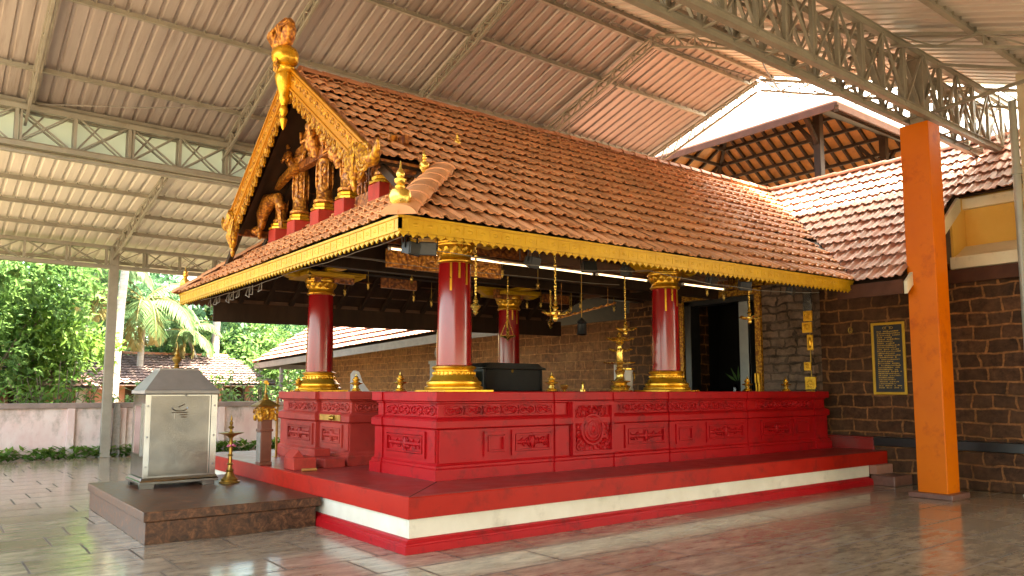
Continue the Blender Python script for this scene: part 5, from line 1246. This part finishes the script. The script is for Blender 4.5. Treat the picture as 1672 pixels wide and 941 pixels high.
for (p, rz, lb) in FLS:
    if fl0 is None:
        fl0 = thing('floodlight', (0, 0, 0), lb, 'floodlight', 'floodlights under the eave')
        m = MB(); m.prism([(-.05, -.07), (.05, -.05), (.05, .05), (-.05, .07)], (0, -.09, 0), Y, Z, X, .18); m.xf(Matrix.Translation((-.09, .09, 0))); m.build('housing', 'black_metal', fl0, bevel=.008)
        m = MB(); m.box((-.08, -.062, -.055), (.08, -.054, .055)); m.build('lens', 'black_wood', fl0)
        m = MB(); m.tube([(-.10, 0, 0), (-.10, .01, .12), (.10, .01, .12), (.10, 0, 0)], .008, 5); m.tube([(0, .01, .12), (0, .02, .30)], .012, 6); m.build('yoke', 'black_metal', fl0)
        q = fl0
    else: q = copy_thing(fl0, p, rz, lb)
    q.location = p; q.rotation_euler = (.35 * math.sin(rz * 7), 0, rz)
# ================================================================== GARDEN
def leaf_quad(mb, c, d, n, L, w, t):
    d = d.normalized(); s_ = d.cross(n); s_ = s_.normalized() if s_.length > 1e-4 else X.copy(); nn = s_.cross(d)
    mb.add([c, c + d * L * .45 + s_ * w * .5 + nn * L * .06, c + d * L, c + d * L * .45 - s_ * w * .5 + nn * L * .06], [(0, 1, 2, 3)], t)
def rvec(rr): 
    while True:
        v = Vector((rr.uniform(-1, 1), rr.uniform(-1, 1), rr.uniform(-1, 1)))
        if .05 < v.length < 1: return v.normalized()
def crown(clumps, n, L, w, seed, droop=.3):
    """clumps = [(centre, radius)]; leaves in sprays on and inside each clump"""
    rr = random.Random(seed); mb = MB(); tot = sum(r ** 2 for _, r in clumps)
    for (c, r) in clumps:
        c = Vector(c); k = int(n * r * r / tot / 7) + 1; ct = rr.uniform(.15, .75)
        for _ in range(k):
            dv = rvec(rr); p = c + Vector((dv.x, dv.y, dv.z * .8)) * r * rr.uniform(.55, 1.05)
            out = (dv + Vector((0, 0, -droop)) + rvec(rr) * .5).normalized()
            for j in range(7):
                q = p + out * (j * L * .30); side = rvec(rr)
                leaf_quad(mb, q, (out * .6 + side * .8), (dv + rvec(rr) * .6 + Z * .5).normalized(), L * rr.uniform(.7, 1.2), w * rr.uniform(.7, 1.2), min(1, max(0, ct + rr.uniform(-.3, .3))))
    return mb
def blobs(c, R_, k, r, seed, flat=.7):
    rr = random.Random(seed); c = Vector(c); out = []
    for _ in range(k):
        v = rvec(rr) * (rr.random() ** .4); out.append((c + Vector((v.x * R_, v.y * R_, v.z * R_ * flat)), r * rr.uniform(.7, 1.3)))
    return out
def tree(loc, h, R_, nl, L, mat, seed, label, group, flat=.8, k=26, tr=.10, bark='bark', name='leafy_tree'):
    t = thing(name, loc, label, 'tree', group); rr = random.Random(seed); b = Vector(loc); top = b + Vector((0, 0, h))
    cl = blobs(top, R_, k, R_ * .34, seed, flat)
    m = MB(); fork = b + Vector((rr.uniform(-.2, .2), rr.uniform(-.2, .2), h * .5))
    m.tube([b, b.lerp(fork, .5) + Vector((.08, 0, 0)), fork], [tr, tr * .85, tr * .7], 9)
    for (c, r) in cl[::5]:
        mid = fork.lerp(c, .5) + Z * .15; m.tube([fork, mid, c], [tr * .5, tr * .3, tr * .1], 6)
    m.build('trunk', bark, t, smooth=60)
    crown(cl, nl, L, L * .42, seed + 1).build('crown', mat, t)
    return t
G = 'trees beyond the garden wall'
tree((1.6, 25.2, -.06), 3.9, 2.7, 11000, .24, 'leaf_mid', 101, 'big feathery green tree at the far left of the garden', G, 1.15, 40)
tree((-.6, 27.5, -.06), 5.4, 2.8, 5500, .28, 'leaf_mid', 102, 'leafy green tree cut by the left picture edge', G, .9, 26)
tree((2.9, 26.4, -.06), 3.4, 1.5, 4500, .24, 'leaf_bright', 108, 'lighter green tree between the big tree and the steel post', G, .9, 22)
tree((5.3, 39.0, -.06), 4.0, 3.4, 4500, .42, 'leaf_dark', 103, 'dark round tree behind the long house roof', G, .9, 24)
tree((9.5, 41.0, -.06), 4.0, 3.8, 5000, .42, 'leaf_dark', 104, 'dark tree mass behind the coconut palm', G, .9, 26)
tree((14.0, 42.0, -.06), 4.2, 4.0, 5200, .42, 'leaf_dark', 105, 'tall dark tree above the hall roof corner', G, .9, 26)
tree((20.0, 46.0, -.06), 5.5, 4.6, 4500, .46, 'leaf_dark', 109, 'dark tree showing between the pavilion columns', G, .9, 24)
tree((10.4, 38.5, -.06), 2.7, 2.6, 7500, .30, 'leaf_mid', 106, 'full green tree right behind the hall roof corner', G, .95, 30)
tree((14.6, 37.5, -.06), 3.4, 2.4, 4500, .32, 'leaf_mid', 110, 'mid green tree behind the hall roof ridge', G, .9, 22)
tree((7.0, 46.0, -.06), 7.0, 4.4, 3800, .5, 'leaf_dark', 111, 'distant dark tree rising behind the palms', G, .9, 22)
tree((1.0, 44.0, -.06), 6.0, 5.0, 4200, .5, 'leaf_dark', 112, 'distant dark tree behind the big feathery tree', G, .9, 24)
# palms
def palm(loc, h, lean, nf, FL_, seed, label, r=.13, dry=3):
    t = thing('coconut_palm', loc, label, 'palm', 'coconut palms in the garden'); rr = random.Random(seed); b = Vector(loc)
    pts = []; rad = []
    for i in range(13):
        f = i / 12; pts.append(b + Vector((lean[0] * f * f, lean[1] * f * f, h * f))); rad.append(r * (1.25 - .55 * f) * (1 + .04 * (i % 2)))
    m = MB(); m.tube(pts, rad, 10); m.build('trunk', 'bark_pale', t, smooth=60); top = pts[-1]
    m = MB(); md = MB(); rach = MB()
    for k in range(nf + dry):
        isd = k >= nf; a = 2 * PI * k * .381966 + rr.uniform(-.15, .15); e0 = rr.uniform(.1, 1.25) if not isd else rr.uniform(-1.0, -.5)
        d = Vector((math.cos(a), math.sin(a), 0)); p = top.copy(); el = e0; L = FL_ * rr.uniform(.85, 1.1) * (.75 if isd else 1); path = [p.copy()]; N_ = 16
        for j in range(N_):
            el -= (.085 + .05 * j / N_) * (1.2 if e0 > .6 else 1.0); p = p + (d * math.cos(el) + Z * math.sin(el)) * (L / N_); path.append(p.copy())
        rach.tube(path[::2] + [path[-1]], [.035 - .0035 * i for i in range(len(path[::2]) + 1)], 5)
        sd = Z.cross(d).normalized(); tgt = md if isd else m; ct = rr.uniform(.2, .8)
        for j in range(1, N_):
            for q in range(3):
                c = path[j].lerp(path[j + 1], q / 3); f = (j + q / 3) / N_; ll = FL_ * .30 * math.sin(PI * min(1, f * .9 + .12)) + .08
                tang = (path[j + 1] - path[j]).normalized()
                for s_ in (-1, 1):
                    dirv = (sd * s_ * .8 + tang * .55 + Vector((0, 0, -.45 - .5 * rr.random()))).normalized()
                    leaf_quad(tgt, c, dirv, Z, ll * rr.uniform(.85, 1.1), .07, min(1, max(0, ct + rr.uniform(-.2, .2))))
    m.build('fronds', 'leaf_palm', t)
    if md.v: md.build('dry_fronds', 'leaf_dry', t)
    rach.build('leaf_stems', 'leaf_dry', t)
    m = MB()
    for k in range(7): a = k * .9; m.blob(top + Vector((.2 * math.cos(a), .2 * math.sin(a), -.18 - .06 * (k % 2))), X, Y, Z, .11, .11, .14, 8, 5)
    m.build('coconuts', 'leaf_dry', t, smooth=60)
palm((7.2, 34.0, -.06), 5.3, (.1, 0), 18, 3.1, 201, 'coconut palm with its full crown just left of the golden eave end')
palm((4.9, 33.0, -.06), 6.3, (.2, 0), 16, 3.0, 202, 'coconut palm whose crown hangs behind the steel post', dry=2)
palm((5.45, 29.5, -.06), 9.5, (.5, 0), 14, 2.6, 203, 'tall palm with white trunk right beside the steel post', .14, 1)
palm((10.75, 36.0, -.06), 8.8, (.2, .0), 14, 2.6, 204, 'tall pale palm trunk rising behind the pavilion eave', .17, 1)
palm((10.2, 35.0, -.06), 4.2, (-.9, .3), 12, 1.9, 205, 'leaning young palm behind the far house roof', .09, 2)
palm((12.2, 40.0, -.06), 5.6, (-.3, 0), 14, 2.5, 206, 'far palm half hidden by the pavilion eave', .13, 1)
# shrubs with long arching leaves behind the garden wall
def shrub(loc, h, n, L, w, mat, seed, label, cat='shrub'):
    t = thing('garden_shrub', loc, label, cat, 'shrubs along the garden wall'); rr = random.Random(seed); b = Vector(loc); m = MB(); st_ = MB()
    for i in range(n):
        a = rr.uniform(0, 2 * PI); ln = rr.uniform(.1, .75); d = Vector((math.cos(a) * ln, math.sin(a) * ln, 1)).normalized(); hh = h * rr.uniform(.5, 1.0)
        tip = b + d * hh; st_.tube([b + Vector((math.cos(a), math.sin(a), 0)) * .12, tip], [.022, .008], 5)
        for j in range(11):
            f = .25 + .75 * j / 10; p = b.lerp(tip, f); aa = a + j * 2.4; dd = Vector((math.cos(aa), math.sin(aa), rr.uniform(.1, .7))).normalized(); l = L * rr.uniform(.7, 1.15); t_ = min(1, max(0, .5 + .5 * (f - .6) + rr.uniform(-.3, .3)))
            mid = p + dd * l * .5; end = mid + (dd + Vector((0, 0, -.9))).normalized() * l * .5; s_ = dd.cross(Z).normalized() * w * .5
            m.add([p, mid + s_, mid - s_, end], [(0, 1, 3, 2)], t_)
    st_.build('stems', 'bark', t); m.build('foliage', mat, t)
shrub((2.9, 22.8, -.06), 2.6, 34, .55, .11, 'leaf_bright', 301, 'big bright long-leaved shrub left of the steel post')
shrub((2.0, 22.6, -.06), 1.9, 22, .45, .10, 'leaf_bright', 302, 'lower bright shrub at the left behind the wall')
shrub((3.9, 22.9, -.06), 2.0, 24, .5, .09, 'leaf_bright', 303, 'long-leaved shrub right behind the steel post')
shrub((5.0, 23.0, -.06), 2.1, 26, .75, .08, 'leaf_mid', 304, 'arching palm-like shrub left of the steel cabinet')
shrub((6.1, 23.2, -.06), 1.8, 22, .5, .10, 'leaf_bright', 305, 'shrub behind the steel cabinet lid')
shrub((7.1, 23.1, -.06), 2.3, 32, .45, .12, 'leaf_bright', 306, 'bright shrub between the cabinet and the wooden post')
shrub((8.3, 23.4, -.06), 2.5, 34, .45, .12, 'leaf_bright', 307, 'bright shrub behind the gilded wooden post')
shrub((9.8, 24.4, -.06), 1.8, 22, .45, .12, 'leaf_mid', 308, 'green shrub at the end of the garden wall')
shrub((0.9, 21.05, -.06), 1.1, 16, .28, .12, 'leaf_dark', 309, 'small dark plant growing against the pink wall at the left')
# low plants along the foot of the wall
rr = random.Random(40); m = MB()
for i in range(1500):
    x = rr.uniform(-2.5, 9.2); y = rr.uniform(20.85, 21.2); a = rr.uniform(0, 2 * PI); h = rr.uniform(0, .26)
    leaf_quad(m, Vector((x, y, -.05 + h)), Vector((math.cos(a), math.sin(a), rr.uniform(.1, .8))), Z, rr.uniform(.14, .26), rr.uniform(.08, .14), min(1, .35 + h * 2 + rr.uniform(-.3, .3)))
tag(m.build('ground_cover', 'leaf_bright'), 'low green leafy plants along the foot of the pink wall', 'ground cover', kind='stuff')
rr = random.Random(41); m = MB()
for i in range(7000):
    x = rr.uniform(-8, 30); y = rr.uniform(21.6, 50)
    if y < 33 and x > 11.0: continue
    a = rr.uniform(0, 2 * PI); leaf_quad(m, Vector((x, y, -.06)), Vector((math.cos(a) * .5, math.sin(a) * .5, 1)), Vector((math.sin(a), math.cos(a), 0)), rr.uniform(.25, .6), .10, rr.random())
tag(m.build('grass', 'leaf_mid'), 'rough grass and weeds of the garden', 'grass', kind='stuff')
# garden wall
gw = thing('garden_wall', (3.0, 21.35, -.06), 'low stained pink plaster garden wall with grey coping', 'wall')
m = MB(); m.box((-8, 21.25, -.06), (9.4, 21.45, 1.17)); m.build('wall_face', 'pink_wall', gw)
m = MB(); m.box((-8, 21.17, 1.172), (9.45, 21.53, 1.30)); m.build('coping', 'wall_coping', gw, bevel=.015)
for x in (-3.0, 2.95, 4.08, 6.5, 9.2):
    m = MB(); m.box((x, 21.14, -.06), (x + .16, 21.248, 1.17)); m.build('pier', 'pink_wall', gw, bevel=.01)
ms = MB(); ms.prism([(-.09, 0), (.09, 0), (.08, .95), (.05, 1.12), (-.05, 1.12), (-.08, .95)], (4.0, 20.99, .15), X, Z, Y, .08); ms.box((3.91, 20.98, -.05), (4.09, 21.08, .15))
tag(ms.build('marker_stone', 'stone_carved', bevel=.01), 'worn upright grey marker stone leaning at the pink wall right of the steel post', 'stone')
# houses behind the garden
def house(name, x0, y0, x1, y1, zw, zr, ov, wallm, tilem, label, hip=1.6):
    h = thing(name, ((x0 + x1) / 2, (y0 + y1) / 2, -.06), label, 'house', 'houses beyond the garden wall')
    m = MB(); m.box((x0, y0, -.06), (x1, y1, zw)); m.build('wall', wallm, h)
    xa, xb, ya, yb_, ym = x0 - ov, x1 + ov, y0 - ov, y1 + ov, (y0 + y1) / 2; s_ = (zr - zw + .25) / (ym - ya); ze = zw - .25
    a = tiles((xa, ya, ze), X, (0, 1, s_), xb - xa, int((ym - ya) * math.sqrt(1 + s_ * s_) / .30) + 1, tw=.30, th=.30, seed=51)
    a.clip([((0, ym, 0), (0, 1, 0)), ((xa, ya, 0), (-1, hip, 0)) if False else ((xa, ya, 0), (-(ym - ya), hip, 0)), ((xb, ya, 0), ((ym - ya), hip, 0))])
    m2 = MB(); c = [(xa, ya, ze), (xb, ya, ze), (xb, yb_, ze), (xa, yb_, ze), (xa + hip, ym, zr), (xb - hip, ym, zr)]
    m2.add([Vector(p) - Z * .05 for p in c], [(0, 1, 5, 4), (1, 2, 5), (2, 3, 4, 5), (3, 0, 4), (0, 3, 2, 1)])
    rf = a.build('roof', tilem, h, smooth=50); m2.build('roof_underside', 'house_tile', rf)
    m = MB(); ridge_caps(m, (xa + hip, ym, zr), (xb - hip, ym, zr), .16, .4); m.build('ridge', 'tile_edge', rf)
    n_ = 3
    for i in range(n_):
        wx = x0 + (x1 - x0) * (i + .7) / (n_ + .4); m = MB(); m.box((wx, y0 - .03, .75), (wx + .9, y0 - .002, 1.75)); m.build('window', 'dark_wood', h)
    return h
house('garden_house', 5.2, 33.0, 11.6, 38.0, 2.1, 3.15, .8, 'terracotta_wall', 'house_tile', 'long low house with greyish tiled roof behind the palms', 1.2)
house('garden_house', -4.5, 26.6, 3.9, 30.4, 1.95, 2.95, .6, 'terracotta_wall', 'house_tile_pink', 'low house with pinkish tiled roof behind the left trees', 1.0)

# ================================================================== WORLD, LIGHT, CAMERA
w = bpy.data.worlds.new('World'); scene.world = w; w.use_nodes = True
nt = w.node_tree; bg = nt.nodes['Background']
sky = nt.nodes.new('ShaderNodeTexSky'); sky.sky_type = 'NISHITA'; sky.sun_disc = False
EL, AZ = R(67), R(-58)       # sun direction: AZ measured from +X towards +Y
sky.sun_elevation = EL; sky.sun_rotation = PI / 2 - AZ
sky.air_density = 1.0; sky.dust_density = 3.5; sky.ozone_density = 1.0
nt.links.new(sky.outputs[0], bg.inputs[0]); bg.inputs[1].default_value = 0.15
L = bpy.data.lights.new('sun', 'SUN'); L.energy = 5.0; L.angle = R(1.0); L.color = (1.0, 0.95, 0.87)
so = bpy.data.objects.new('sun', L); COL.objects.link(so)
sd = Vector((math.cos(EL) * math.cos(AZ), math.cos(EL) * math.sin(AZ), math.sin(EL)))
so.rotation_euler = sd.to_track_quat('Z', 'Y').to_euler(); so.location = (0, 0, 30)

cam = bpy.data.cameras.new('camera'); co = bpy.data.objects.new('camera', cam); COL.objects.link(co)
cam.sensor_width = 36; cam.lens = 36 * 1249 / 1672; cam.shift_y = 44.5 / 1672; cam.clip_end = 1500; cam.clip_start = 0.05
co.location = (0, 0, 1.6); co.rotation_euler = (R(90 + 5.624), 0, R(52.1 - 90))
scene.camera = co
scene.view_settings.view_transform = 'Standard'; scene.view_settings.look = 'None'; scene.view_settings.gamma = 1; scene.view_settings.use_curve_mapping = False
scene.view_settings.exposure = 3.62
scene.view_settings.use_white_balance = True; scene.view_settings.white_balance_temperature = 7900; scene.view_settings.white_balance_tint = 3
try:
    scene.cycles.use_denoising = True; scene.cycles.max_bounces = 8; scene.cycles.diffuse_bounces = 5; scene.cycles.glossy_bounces = 3; scene.cycles.transmission_bounces = 4
    scene.cycles.sample_clamp_indirect = 6.0
except Exception: pass
